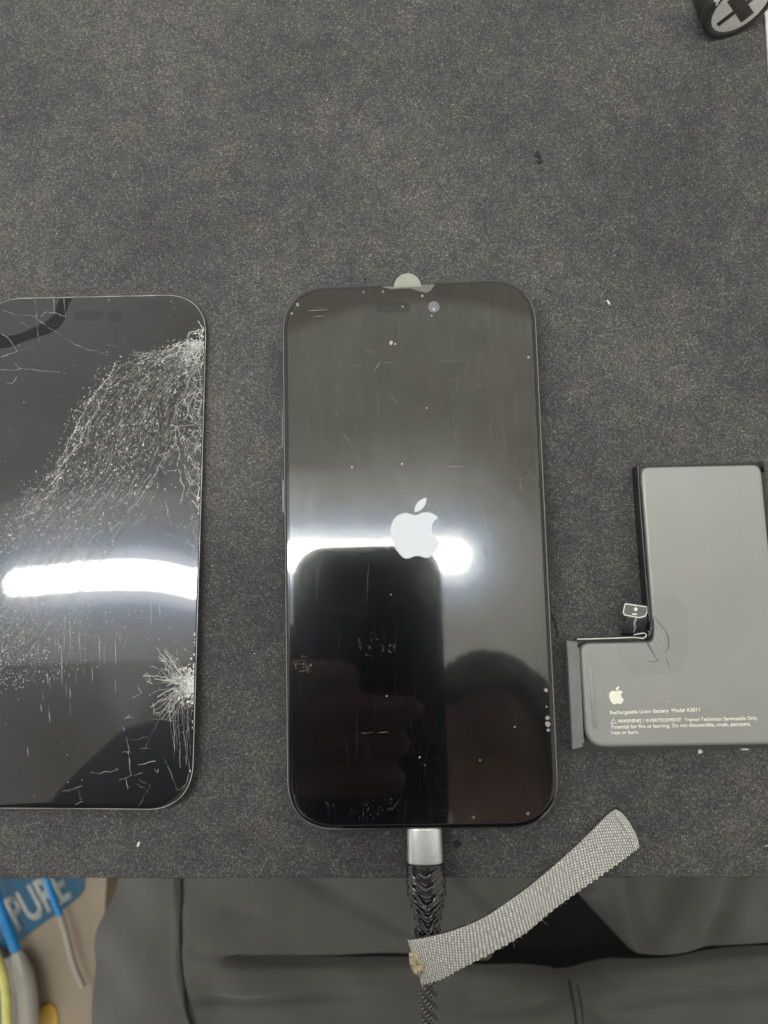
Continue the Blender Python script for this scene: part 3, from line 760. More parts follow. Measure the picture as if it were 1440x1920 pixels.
# flex connector with plus and minus
cn = [(1172,1132),(1213,1138),(1213.5,1147),(1210,1155),(1200,1158),(1192,1157),(1171,1153),(1168.5,1148)]
q = [P(x,y,5.0) for x,y in cn][::-1]
ar = sum(q[i-1].x*q[i].y-q[i].x*q[i-1].y for i in range(len(q)))
if ar<0: q.reverse()
xy = rpoly([(a.x,a.y) for a in q],[.35]*len(q),3)
V,F = loft([[(x,y,z) for x,y in xy] for z in (4.2,5.0)]); fx = mesh('flex_connector', V, F, M_flex, bt)
ring = [Vector((x,y,5.02)) for x,y in xy]+[Vector((*xy[0],5.02))]
V,F = tube(ring,.17,6,False); mesh('outline_print', V, F, M_print, fx, True)
def cross(px,py,z,s,w,mat,name,parent,vert=True):
    c_ = P(px,py,z); parts = [box(c_.x-s,c_.x+s,c_.y-w,c_.y+w,z,z+.03)]
    if vert: parts.append(box(c_.x-w,c_.x+w,c_.y-s,c_.y+s,z,z+.035))
    V,F = merge(parts); return mesh(name,V,F,mat,parent)
cross(1192,1142.3,5.01,.55,.24,M_print,'plus_sign',fx); cross(1190,1151.5,5.01,.65,.2,M_print,'minus_sign',fx,False)
# curled flex tail under the connector
tail = []
for k in range(9):
    u = k/8; y = 1153+u*37
    xl = 1171-7*u; xr = 1212-2*u
    zz = 4.4-2.9*u*u
    tail.append([P(xl+(xr-xl)*i/10, y, 2)+Vector((0,0,zz-2+.35*math.sin(i/10*math.pi*2))) for i in range(11)])
V = [v for r_ in tail for v in r_]; F=[(a*11+b,a*11+b+1,(a+1)*11+b+1,(a+1)*11+b) for a in range(8) for b in range(10)]
tl = mesh('flex_tail', V, F, simple('flex_tail_plastic',(.030,.032,.036),.22), bt, True)
md = tl.modifiers.new('s','SOLIDIFY'); md.thickness = .00025
V,F = tube([P(1193,1157,4.5)+Vector((0,0,.2)),P(1189,1168,4.2)+Vector((0,0,.1)),P(1191,1176,3.8),P(1188,1186,3.3)],[.35,.4,.35,.25],8)
mesh('shiny_fold', V, F, simple('fold_shine',(.22,.22,.22),.2), tl, True)
# emblem and print
tag(emblem('printed_emblem', 1141, 1287, 1169.5, 1320.5, ZB+.005, M_print, bt, math.radians(1.8)), 'pale bitten fruit emblem printed on the battery')
def text(name, s, p0, p1, z, mat, parent, sy=1.0, bold=.0):
    """one printed line; p0 and p1 are photo points of the baseline's two ends"""
    cu = bpy.data.curves.new(name,'FONT'); cu.body = s; cu.size = 1; cu.offset = bold
    o = bpy.data.objects.new(name, cu); C.objects.link(o); bpy.context.view_layer.update()
    dg_ = bpy.context.evaluated_depsgraph_get(); me = bpy.data.meshes.new_from_object(o.evaluated_get(dg_))
    bpy.data.objects.remove(o)
    n = len(me.vertices); co = np.empty(n*3); me.vertices.foreach_get('co', co); co = co.reshape(-1,3)
    A = P(*p0,z); B = P(*p1,z); d = (B-A); L = d.length; d.normalize(); nn = Vector((-d.y,d.x,0))
    x0,x1 = co[:,0].min(), co[:,0].max(); k = L/(x1-x0)
    X = (co[:,0]-x0)*k; Y = co[:,1]*k*sy
    co2 = np.stack([A.x+d.x*X+nn.x*Y, A.y+d.y*X+nn.y*Y, np.full(n,z)],1)*MM
    me.vertices.foreach_set('co', co2.ravel()); me.update(); me.materials.append(mat); me.name = name
    o = bpy.data.objects.new(name, me); C.objects.link(o)
    m = o.modifiers.new('s','SOLIDIFY'); m.thickness = .00002; m.offset = 1
    if parent: o.parent = parent; bpy.context.view_layer.update(); o.matrix_parent_inverse = parent.matrix_world.inverted()
    return o
zt = ZB+.01
text('printed_line','Rechargeable Li-ion Battery  Model A3011',(1143.5,1339.5),(1312,1334),zt,M_print,bt,1,.02)
text('printed_line','WARNING / AVERTISSEMENT  Trained Technician Serviceable Only.',(1158.5,1355.5),(1421,1349.5),zt,M_print,bt,1,.02)
text('printed_line','Potential for fire or burning. Do not disassemble, crush, puncture,',(1146,1366.5),(1407.5,1360.5),zt,M_print,bt,1,.02)
text('printed_line','heat or burn.',(1146.5,1377),(1198,1376),zt,M_print,bt,1,.02)
tri = [P(1145,1357,zt),P(1156,1356.6,zt),P(1150.2,1346.5,zt)]
V,F = tube([tri[0],tri[1],tri[2],tri[0]],.13,6,False); ws = mesh('warning_triangle', V, F, M_print, bt)
V,F = merge([tube([P(1150.3,1350,zt),P(1150.4,1353.3,zt)],.1,6),tube([P(1150.4,1354.4,zt),P(1150.4,1355,zt)],.1,6)]); mesh('exclamation_mark', V, F, M_print, ws)
# round clear sticker, wrinkled across the inner corner
c_ = P(1238,1194,ZB)
pts = rrect(25,25,8,n=8,p=2,c=(c_.x+.2,c_.y)); keep=[]
st_out = [P(x,y,ZB) for x,y in ((1157,1206),(1218,1204),(1228,1195),(1222,1120),(1262,1118),(1278,1128),(1290,1150),(1290,1230),(1276,1258),(1245,1266),(1185,1264),(1165,1248),(1155,1225))]
q = st_out; ar = sum(q[i-1].x*q[i].y-q[i].x*q[i-1].y for i in range(len(q)))
if ar<0: q.reverse()
xy = rpoly([(a.x,a.y) for a in q],[.6]*len(q),3)
V,F = loft([[(x,y,z) for x,y in xy] for z in (ZB+.004,ZB+.03)]); sk = mesh('clear_sticker', V, F, M_sticker, bt)
def ridge(pp, r, mat=M_crease):
    V,F = tube([P(x,y,ZB)+Vector((0,0,.03)) for x,y in pp], r, 6); mesh('wrinkle', V, F, mat, sk, True)
ridge([(1224,1154),(1236,1168),(1248,1182),(1254,1200),(1253,1216),(1245,1225)],[.06,.14,.12,.16,.14,.05])
ridge([(1214,1206),(1222,1220),(1232,1238)],[.3,.22,.05]); ridge([(1247,1232),(1252,1240),(1255,1252)],[.05,.12,.05]); ridge([(1214,1240),(1228,1241),(1238,1234)],[.05,.12,.05])
ridge([(1226,1168),(1240,1190),(1246,1212),(1242,1224),(1232,1205),(1227,1185)],[.1,.35,.4,.2,.3,.1],M_crease2)
ridge([(1235,1145),(1255,1136),(1275,1125)],.07,M_crease2); ridge([(1222,1118),(1250,1117)],.06,M_crease2)
# small nick near the top left corner and specks
nk = Marks(lambda x,y: ZB-.02); nk.z0 = ZB
for _ in range(14):
    x,y = random.gauss(1206,3.5), random.gauss(908,5); nk.strip(wob(x,y,x+random.uniform(-3,4),y+random.uniform(-4,4),3,.5), random.uniform(.1,.25), (.5,.5,.46), .5)
nk.build('nick', M_marks, cell)
for x,y,r in ((1268,965,.2),(1240,1307,.3),(1254,1315,.4),(1098.5,1329,.2),(1246,947,.15)):
    nk = Marks(lambda x,y: ZB-.0); nk.z0 = ZB; nk.blob(x,y,r,(.5,.48,.44),.6,n=9); nk.build('speck', M_marks, cell)

# ------------------------------------------------------------------ charging cable
cb = empty('charging_cable', tuple(P(797,1600,0).xy)+(0,)); tag(cb, 'black braided charging cable with silver plug, plugged into the phone', 'cable')
A = P(797,1556,4.4); B = P(797,1618,5.2)
yA, yB = -H/2+.6, B.y
def oval(cx, cy, w, h, z, n=40, p=2.6):
    o=[]
    for k in range(n):
        a = 2*math.pi*k/n; ca,sa = math.cos(a), math.sin(a)
        o.append((cx+w/2*math.copysign(abs(ca)**(2/p),ca), cy, z+h/2*math.copysign(abs(sa)**(2/p),sa)))
    return o
wpl = (P(829.5,1590,5).x-P(763.5,1590,5).x)
cxp = P(796.5,1590,4.6).x
rings = [oval(cxp,yA+(yB-yA)*u, wpl-i, 6.6-i, 4.6) for u,i in ((0,.6),(.03,.1),(.06,0),(.95,0),(.985,.1),(1,.5))]
V,F = loft(rings); mesh('plug_shell', V, F, M_alu, cb, True)
V,F = loft([oval(cxp-.2,y,8.3,2.5,4.6) for y in (yA+.1,-H/2-.0+1.2)]); mesh('plug_tip', V, F, M_edge, cb, True)
# boot: ribs shaped as chevrons, tapered
y_px = [(1618,33.5),(1630,34.5),(1650,35.5),(1668,35.5),(1682,32),(1705,26.5),(1722,23),(1738,21),(1752,20)]
def halfw(t_):
    ys = [a for a,b in y_px]; ws = [b for a,b in y_px]; return float(np.interp(t_,ys,ws))
nb = 230; na = 96; V=[]; cols=[]
zc0 = 4.8
for i in range(nb+1):
    yp = 1618+(1754-1618)*i/nb
    hw = halfw(yp); cxw = P(797.5+ (yp-1618)*.045, yp, 5); hwmm = hw*235/1500
    zc = zc0 - .0*(yp-1618); hh = min(3.7, hwmm*.86)
    for k in range(na):
        a = 2*math.pi*k/na; ca, sa = math.cos(a), math.sin(a); p=2.25
        X = math.copysign(abs(ca)**(2/p),ca); Z = math.copysign(abs(sa)**(2/p),sa)
        # chevron phase: V pointing down towards the cable
        ph_ = (yp - 1618 + 26*abs(X)**1.15)/23.0 - .75
        fr_ = ph_-math.floor(ph_)
        ridge_ = max(0,1-abs(fr_-.86)/.12)
        groove = math.exp(-((fr_-.04)/.13)**2)+math.exp(-((fr_-1.04)/.13)**2)
        dsp = .42*ridge_ - .75*groove + .5*(fr_-.5)*.5
        fade = max(0,min(1,(yp-1622)/14)); 
        hole = 0
        if yp>1672 and sa>0:
            hx = abs(X); hole = -1.3*math.exp(-((hx-.16)/.20)**2)*math.exp(-((fr_-.25)/.18)**2)
            hole += .9*math.exp(-(hx/.05)**2)*math.exp(-((fr_-.35)/.08)**2)
        if yp<1672: 
            dsp *= .55
        d_ = dsp*fade + hole*fade*.9
        V.append((cxw.x+(hwmm+d_)*X, cxw.y, zc+(hh+d_)*Z))
F=[(i*na+k, i*na+(k+1)%na, (i+1)*na+(k+1)%na, (i+1)*na+k)[::-1] for i in range(nb) for k in range(na)]
F += [tuple(range(na)), tuple(range(nb*na+na-1, nb*na-1, -1))]
mesh('strain_relief', V, F, M_boot, cb, True)
# braided sleeve
path = [(803,1752,5.0),(803,1790,5.0),(803,1840,4.8),(803,1880,4.4),(803,1925,3.8),(803,1990,1.0),(803,2060,-6),(800,2150,-20),(780,2300,-50)]
pp = [P(x,y,4)+Vector((0,0,z-4)) for x,y,z in path]
fine=[]; 
for i in range(len(pp)-1):
    for k in range(60): fine.append(pp[i].lerp(pp[i+1],k/60))
V=[];cols=[];n=48; dist=0
for i,p_ in enumerate(fine):
    if i: dist += (fine[i]-fine[i-1]).length
    for k in range(n):
        a = 2*math.pi*k/n
        u1 = (a/(2*math.pi)*10 + dist/1.55)%1; u2 = (a/(2*math.pi)*10 - dist/1.55)%1
        s1 = math.sin(math.pi*u1); s2 = math.sin(math.pi*u2); over = math.sin(a*5+dist*2.0)>0
        hgt = (s1 if over else s2)
        r_ = 2.35+.28*hgt
        V.append((p_.x+r_*math.cos(a), p_.y, p_.z+r_*math.sin(a)))
        b_ = .012+ (.16*max(0,s2-.75)*4 if not over else .03*s1) ; cols.append((b_,b_,b_*.93,1))
F=[(i*n+k,i*n+(k+1)%n,(i+1)*n+(k+1)%n,(i+1)*n+k)[::-1] for i in range(len(fine)-1) for k in range(n)]
mesh('braided_sleeve', V, F, M_braid, cb, True, cols=cols)

# ------------------------------------------------------------------ hook-and-loop strap
sp_ = empty('strap', tuple(P(1000,1680,0).xy)+(0,)); tag(sp_, 'grey woven webbing strap with frayed ends wrapped over the cable', 'strap')
up_e = [(765,1763),(800,1758),(850,1745),(905,1722),(960,1686),(1010,1648),(1060,1605),(1105,1563),(1135,1532),(1160,1510)]
lo_e = [(791,1846),(822,1838),(862,1818),(925,1785),(985,1750),(1030,1712),(1080,1675),(1130,1640),(1172,1610),(1204,1582)]
NU,NV = 620,128; V=[];cols=[]
Ltot=82.0; Wt=15.0
zprof = [(0,10.2),(.08,10.3),(.2,9.3),(.35,6.2),(.5,3.4),(.65,2.0),(.85,1.7),(1,1.9)]
def zst(u): return float(np.interp(u,[a for a,b in zprof],[b for a,b in zprof]))
su = np.linspace(0,1,NU+1)
zz = np.array([zst(u) for u in su]); ker=np.ones(61)/61; zz = np.convolve(np.pad(zz,30,'edge'),ker,'valid')
fray_u = [random.gauss(0,.35) for _ in range(400)]
for i in range(NU+1):
    u=i/NU; a=cr(up_e,u); b=cr(lo_e,u)
    for j in range(NV+1):
        v=j/NV
        # rows across (weft ribs) and beads
        s_ = u*Ltot; w_ = v*Wt
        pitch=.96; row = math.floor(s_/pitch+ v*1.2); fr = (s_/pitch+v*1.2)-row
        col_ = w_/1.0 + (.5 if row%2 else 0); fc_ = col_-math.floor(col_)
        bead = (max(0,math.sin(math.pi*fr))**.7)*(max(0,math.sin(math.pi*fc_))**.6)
        ey = random.gauss(0,.05) if j in (0,NV) else 0
        x = a[0]*(1-v)+b[0]*v; y = a[1]*(1-v)+b[1]*v
        if j==NV: y += (0.4+.9*math.sin(row*2.4+math.sin(row*.7)*3)**2)*1.3*bead; 
        if j==0: y -= .8*bead*random.random()
        # rounded far end
        if u>.9:
            e=(u-.9)/.1; cut = 9*(abs(v-.5)*2)**3*e; 
            y += cut*.75; x -= cut*.65
        hem = .55*(1/(1+math.exp(-(u-.945)*400)))-.3*math.exp(-((u-.945)/.004)**2)
        if u<.02: x += random.gauss(0,1.1)*(1-u/.02)
        z = zz[i]
        q = P(x,y,z)
        curl = -.5*(2*v-1)**4; bead *= .80+.2*math.sin(row*12.9+math.floor(col_)*78.2)*math.sin(row*3.1+math.floor(col_)*1.7)
        V.append((q.x,q.y,z+.40*bead+curl*.6+hem*.7))
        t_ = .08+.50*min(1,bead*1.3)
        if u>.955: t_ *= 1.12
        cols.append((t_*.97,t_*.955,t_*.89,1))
F=[(i*(NV+1)+j,(i+1)*(NV+1)+j,(i+1)*(NV+1)+j+1,i*(NV+1)+j+1)[::-1] for i in range(NU) for j in range(NV)]
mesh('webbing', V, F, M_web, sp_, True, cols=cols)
# black hook backing under the webbing, peeping out along the upper edge
ru=[];NB=60
for i in range(NB+1):
    u=i/NB*.985; a=cr(up_e,u); b=cr(lo_e,u); z=zst(u)-1.0
    dv = -.035 if u<.55 else -.01
    r_=[]
    for v,dz in ((dv,.5),(dv,0),(.96,0),(.96,.5)):
        x=a[0]*(1-v)+b[0]*v+(6 if u<.02 else 0); y=a[1]*(1-v)+b[1]*v; q=P(x,y,z); r_.append((q.x,q.y,z+dz-.15))
    ru.append(r_)
V,F = loft(ru); mesh('hook_backing', V, F, M_hook, sp_)
# black loop of the strap round the cable
q1 = P(797,1756,9); V=[];F=[]
rr=[]
for k in range(24):
    a=2*math.pi*k/24; rr.append([(q1.x+.5+(3.1+o_)*math.cos(a), q1.y-d_, 5.0+(4.0+o_)*math.sin(a)) for o_,d_ in ((0,0),(.5,0),(.5,9.5),(0,9.5))])
for k in range(24):
    for m_ in range(4):
        F.append((k*4+m_,k*4+(m_+1)%4,((k+1)%24)*4+(m_+1)%4,((k+1)%24)*4+m_))
V=[v for r_ in rr for v in r_]; mesh('cable_loop', V, F, M_hook, sp_)
# dried glue on the frayed end
gp = [(767,1786),(782,1790),(792,1806),(795,1822),(786,1830),(775,1824),(768,1808)]
q=[P(x,y,11.0) for x,y in gp]; ar = sum(q[i-1].x*q[i].y-q[i].x*q[i-1].y for i in range(len(q)))
if ar<0: q.reverse()
xy=rpoly([(a.x,a.y) for a in q],[.5]*len(q),4); cxg=sum(x for x,y in xy)/len(xy); cyg=sum(y for x,y in xy)/len(xy)
rings=[]
for f_,z in ((1,10.2),(1,11.0),(.9,11.3),(.7,11.4),(.45,11.45),(.2,11.3)):
    rings.append([(cxg+(x-cxg)*f_+random.gauss(0,.09),cyg+(y-cyg)*f_+random.gauss(0,.09),z+random.gauss(0,.10)) for x,y in xy])
V,F=loft(rings); mesh('glue_patch', V, F, M_glue, sp_, True)
# loose fibres along the edges
fb=[]
for _ in range(70):
    u=random.random(); low=random.random()<.5; e = cr(lo_e if low else up_e,u); z=zst(u)+.2
    a=random.uniform(0,math.pi)*(1 if low else -1); l=random.uniform(4,14); bend=random.uniform(-1.4,1.4)
    pts=[];x,y=e
    for k in range(5): pts.append(P(x,y,z)+Vector((0,0,.1*k))); x+=l/4*math.cos(a); y+=l/4*math.sin(a); a+=bend/3
    fb.append(tube(pts,.025,4))
V,F=merge(fb); tag(mesh('loose_fibres', V, F, simple('fibre',(.30,.29,.25),.8), sp_), kind='stuff')

# ------------------------------------------------------------------ round-capped tool, top right
tn = Vector((.243,-.964,.126)).normalized()
cc = P(1389,14,11.7)
kb = empty('tool_knob', (cc.x,cc.y,0)); tag(kb, 'small black round tool cap with a plus sign on its silver disc', 'tool cap')
def ring_at(d, r, n=56): 
    u = tn.orthogonal().normalized(); v = tn.cross(u)
    return [cc+tn*d+(u*math.cos(2*math.pi*k/n)+v*math.sin(2*math.pi*k/n))*r for k in range(n)]
V,F = loft([ring_at(-12,10),ring_at(-11,11.0),ring_at(-3.6,11.2),ring_at(-3.0,10.6)]); mesh('knob_body', V, F, M_rubber, kb, True)
V,F = loft([ring_at(-3.0,10.6),ring_at(-2.9,11.3),ring_at(-2.5,11.5),ring_at(-.6,11.4),ring_at(-.1,11.0),ring_at(0,10.7),ring_at(-.05,8.9),ring_at(-.3,8.8)]); mesh('cap_rim', V, F, M_rubber, kb, True)
V,F = loft([ring_at(-.8,8.8),ring_at(-.12,8.8),ring_at(-.1,8.6)]); dsk = mesh('silver_disc', V, F, M_silver, kb)
# plus sign: thin arm along the long axis of the seen ellipse, thick arm across
mj = Vector((.79*.98,.0,.62)).normalized(); mj = (mj-tn*mj.dot(tn)).normalized(); mn = tn.cross(mj)
def bar(l,w,h0,h1):
    V=[cc+tn*h+mj*(l*a)+mn*(w*b) for h in (h0,h1) for a,b in ((-1,-1),(1,-1),(1,1),(-1,1))]
    return V,[(3,2,1,0),(4,5,6,7),(0,1,5,4),(1,2,6,5),(2,3,7,6),(3,0,4,7)]
V,F = merge([bar(7.4,.9,-.2,.02),bar(2.0,6.5,-.2,.03)]); mesh('plus_emblem', V, F, M_rubber, dsk)
q = cc+tn*-3 + (-mj*4.5) + (mn if mn.y>0 else -mn)*9.5
kc = P(1341,0,17); V,F = loft([[ (kc.x+x+dz*.4,kc.y+y,z) for x,y in ((-1.2,2.4),(-.2,-.4),(1.1,-.7),(.9,.3),(2.0,2.6))] for z,dz in ((15.5,0),(17.6,0))]); mesh('metal_clip', V, F, M_edge, kb)

# ------------------------------------------------------------------ debris on the mat
def crumb(name, x, y, r, mat, label, asp=1.0, ang=0, z0=0.0, n=1):
    bm = bmesh.new(); bmesh.ops.create_icosphere(bm, subdivisions=2, radius=1)
    q = P(x,y,z0+.2)
    for v in bm.verts:
        k = 1+random.uniform(-.3,.3); X,Y,Z = v.co.x*r*k*asp, v.co.y*r*k, max(v.co.z,-.6)*r*.5*k
        ca,sa=math.cos(ang),math.sin(ang); v.co = (q.x+X*ca-Y*sa, q.y+X*sa+Y*ca, z0+.3*r+Z)
    return tag(from_bm(name,bm,mat), label, 'debris')
crumb('black_crumb',1008,290,1.25,M_black_dust,'largest black crumb, alone on the open mat above the phone',.75)
crumb('black_crumb',1012,302,.62,M_black_dust,'small black sliver just below the largest black crumb',1.8,.4)
crumb('black_crumb',857,1582,1.0,M_black_dust,'black crumb just right of the silver plug below the phone',1.0)
crumb('white_flake',1141,566,.26,M_white_dust,'short white flake on the open mat right of the phone top',3.2,-1.1)
crumb('white_chip',1313,1409,.6,M_white_dust,'round white chip just below the battery edge',1.0)
crumb('white_chip',1397,1404.5,.35,M_white_dust,'long white chip half under the battery bottom edge',3.2,.05)
crumb('white_flake',259,1583,.3,M_white_dust,'slanted white flake below the cracked display',2.6,1.2)
crumb('black_crumb',684,523,.4,M_black_dust,'tiny black crumb just above the phone, left of the clear tab',1)
# black hair beside the phone
V,F = tube([P(1031,1140,.3),P(1034,1150,.5),P(1038,1160,.3),P(1042,1166,.4),P(1043,1178,.3),P(1046,1190,.4)],.16,6); tag(mesh('black_hair',V,F,M_black_dust),'short black hair touching the right side of the phone','hair')
V,F = tube([P(1021,539,.2),P(1028,544,.3),P(1034,549,.2)],.12,6); tag(mesh('black_hair',V,F,M_black_dust),'straight black hair on the mat near the phone upper right corner','hair')
# lint nobody could count
V=[];F=[];cols=[]
for _ in range(1500):
    x,y = random.uniform(-20,1450), random.uniform(0,1640)
    q=P(x,y,0); b=len(V); r=random.choice((.05,.06,.07,.07,.09,.12)); n=4
    if random.random()<.05: r=random.uniform(.12,.18)
    asp=random.choice((1,1,1.5,3)); an=random.uniform(0,3.14)
    for sgn in (0,1):
        for k in range(n):
            a=2*math.pi*k/n; X=r*asp*math.cos(a)*(1-.4*sgn); Y=r*math.sin(a)*(1-.4*sgn)
            V.append((q.x+X*math.cos(an)-Y*math.sin(an), q.y+X*math.sin(an)+Y*math.cos(an), .01+sgn*r*.9))
    for k in range(n): F.append((b+k,b+(k+1)%n,b+n+(k+1)%n,b+n+k))
    F.append(tuple(b+n+k for k in range(n)))
    dark = random.random()<.22; t_ = .006 if dark else random.uniform(.14,.5)
    cols += [(t_,t_,t_*.92,1)]*(2*n)
tag(mesh('dust_specks', V, F, M_marks, cols=cols), 'fine pale dust and lint scattered over the mat', 'dust', kind='stuff')
V=[];F=[];parts=[]
for _ in range(140):
    x,y = random.uniform(0,1440), random.uniform(0,1640); a=random.uniform(0,6.28); l=random.uniform(4,16); bend=random.uniform(-2,2); pts=[]
    for k in range(6): pts.append(P(x,y,.12+.1*math.sin(k))); x+=l/5*math.cos(a); y+=l/5*math.sin(a); a+=bend/4
    parts.append(tube(pts,random.uniform(.02,.04),4))
V,F=merge(parts); tag(mesh('lint_fibres', V, F, simple('lint',(.22,.21,.19),.9)), 'tiny curled fibres scattered over the mat', 'lint', kind='stuff')

# ------------------------------------------------------------------ lamp (seen mirrored in both screens)
LH = 600+GLASS
la = PM(12,1046,LH); lb = PM(884,1041,LH)
lamp = empty('bench_lamp', ((la.x+lb.x)/2,(la.y+lb.y)/2,LH)); tag(lamp, 'long white tube lamp above the bench, seen mirrored in the screens', 'lamp')
def capsule(r, z0, z1):
    d=(lb-la).normalized(); nn=Vector((-d.y,d.x,0)); o=[]
    a_=la+d*17; b_=lb-d*17
    for k in range(13): a=math.pi*k/12-math.pi/2; o.append(b_+d*r*math.cos(a)+nn*r*math.sin(a))
    for k in range(13): a=math.pi*k/12+math.pi/2; o.append(a_+d*r*math.cos(a)+nn*r*math.sin(a))
    return loft([[(p_.x,p_.y,z) for p_ in o] for z in (z0,z1)])
V,F = capsule(15.5,LH,LH+8); mesh('diffuser', V, F, M_lamp, lamp)
def cap_ring(r, z, ext):
    d=(lb-la).normalized(); nn=Vector((-d.y,d.x,0)); o=[]; a_=la+d*19; b_=lb-d*19
    for k in range(25): a=math.pi*k/24-math.pi/2; o.append(b_+d*r*math.cos(a)+nn*r*math.sin(a))
    for k in range(25): a=math.pi*k/24+math.pi/2; o.append(a_+d*r*math.cos(a)+nn*r*math.sin(a))
    return [(p_.x,p_.y,z) for p_ in o]
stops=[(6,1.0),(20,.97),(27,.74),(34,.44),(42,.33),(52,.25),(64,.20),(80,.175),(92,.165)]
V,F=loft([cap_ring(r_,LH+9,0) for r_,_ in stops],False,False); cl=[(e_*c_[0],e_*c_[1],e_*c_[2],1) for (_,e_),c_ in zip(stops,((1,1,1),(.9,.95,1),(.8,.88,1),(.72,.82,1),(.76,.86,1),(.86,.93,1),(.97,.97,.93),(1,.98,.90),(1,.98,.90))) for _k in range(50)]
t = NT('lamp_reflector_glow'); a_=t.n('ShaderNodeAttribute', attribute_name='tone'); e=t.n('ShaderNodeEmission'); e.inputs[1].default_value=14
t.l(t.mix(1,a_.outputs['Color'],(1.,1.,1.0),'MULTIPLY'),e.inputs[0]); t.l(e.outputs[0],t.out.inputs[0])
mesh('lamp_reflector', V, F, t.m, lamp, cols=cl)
V,F=loft([cap_ring(88,LH+9.8,0),cap_ring(80,LH+30,0)]); mesh('lamp_housing', V, F, M_table, lamp)

# ------------------------------------------------------------------ phone that takes the picture
ZC = CAM.z+4
c1=PM(548,1027,ZC); c2=PM(826,1027,ZC)
wc=c2.x-c1.x; hc=175; cpc=((c1.x+c2.x)/2, c1.y-hc/2)
cp = empty('camera_phone', (*cpc,ZC)); tag(cp, 'dark blue phone held face down above the bench, mirrored in the lit phone', 'smartphone')
rings=[[(x,y,ZC+z) for x,y in rrect(wc-2*i,hc-2*i,20-i,c=cpc,p=2.1)] for i,z in ((.8,0),(0,.9),(0,7.6),(.8,8.4))]
V,F=loft(rings); mesh('shell', V, F, M_navy, cp, True)
for dx,dy in ((-12,14),(-32,14),(-12,-8)):
    V,F=loft([[(CAM.x+dx+r*math.cos(k*math.pi/12),CAM.y+dy+r*math.sin(k*math.pi/12),ZC-z) for k in range(24)] for r,z in ((6,.1),(6,1.6),(5.2,1.9))][::-1]); mesh('lens', V, F, M_dark, cp)

# ------------------------------------------------------------------ person
pc = P(1075,1870,-170).x
pr = empty('person', (pc,-330,-740)); tag(pr, 'seated person in grey trousers at the bench, hands holding the dark phone', 'person')
def skin(chains):
    """tapered round limbs along the chains (x,y,z,r), joints filled with balls; merged later by the remesh"""
    bm=bmesh.new(); parts=[]
    for ch in chains:
        P4=[tuple(p_) for p_ in ch]; n=10*(len(P4)-1)
        fine=[cr3(P4,k/n) for k in range(n+1)]
        V_,F_=tube([q[:3] for q in fine],[max(2,q[3]) for q in fine],20); parts.append((V_,F_))
        for q in P4:
            b_=bmesh.new(); bmesh.ops.create_uvsphere(b_,u_segments=20,v_segments=12,radius=q[3]*.99,matrix=Matrix.Translation(q[:3]))
            parts.append(([v.co.copy() for v in b_.verts],[tuple(v.index for v in f.verts) for f in b_.faces])); b_.free()
    V_,F_=merge(parts); vs=[bm.verts.new(v) for v in V_]
    for f in F_:
        try: bm.faces.new([vs[k] for k in f])
        except ValueError: pass
    bmesh.ops.recalc_face_normals(bm, faces=bm.faces)
    return bm
def cr3(Pn,t):
    n=len(Pn)-1; t=max(0,min(n-1e-6,t*n)); i=int(t); u=t-i
    g_=lambda k: np.array(Pn[max(0,min(n,k))],float)
    a,b,c,d=g_(i-1),g_(i),g_(i+1),g_(i+2)
    q=.5*((2*b)+(c-a)*u+(2*a-5*b+4*c-d)*u*u+(3*b-a-3*c+d)*u**3); q[3]=b[3]*(1-u)+c[3]*u
    return tuple(q)
hd = Vector((86,-203,760))
pel=(pc,-405,-180,108); ch1=(pc,-365,60,108); ch2=(pc,-345,340,118); nb_=(pc,-325,520,66); nk_=(pc+4,-270,620,50); he=(pc+8,-225,710,48)
LS=(pc-165,-335,440,58); LE=(pc-315,-310,120,42); LW=(-143,-98,218,24); LP_=(-116,-72,240,21)
RS=(pc+165,-335,440,58); RE=(pc+300,-290,110,42); RW=(290,-160,34,26); RP=(262,-110,20,20)
LK=(pc-112,40,-305,42); LHp=(pc-108,-330,-312,50); RK=(pc+112,40,-305,42); RHp=(pc+108,-330,-312,50)
LF=(pc-110,30,-690,40); RF=(pc+110,30,-690,40); LT=(pc-100,160,-722,28); RT=(pc+100,160,-722,28)
ch=[[pel,ch1,ch2,nb_,nk_,he],[ch2,LS,LE,LW,LP_],[ch2,RS,RE,RW,RP],[pel,LHp,LK,LF,LT],[pel,RHp,RK,RF,RT]]
fy=[PM(600,1262,ZC).y, PM(600,1325,ZC).y, PM(600,1388,ZC).y, PM(600,1455,ZC).y]
fxl=[PM(x,1300,ZC).x for x in (655,768,745,735)]
for y_,xe in zip(fy,fxl): ch.append([LP_,(-88,y_*.8+LP_[1]*.2,243,10.5),(-62,y_,235,9.5),(xe,y_-1,235.5,8)])
ch.append([LP_,(-98,-55,256,11),(-72,-35,262,10),(-48,-30,264,8)])
for k,dy in enumerate((-24,-9,7,22)): ch.append([RP,(240,RP[1]+dy*.8+20,16,10),(222,RP[1]+dy+36,14,9),(206,RP[1]+dy+48,9.5,8)])
ch.append([RP,(250,-78,18,11),(243,-60,13,9)])
b=skin([[tuple(c_) for c_ in q_] for q_ in ch])
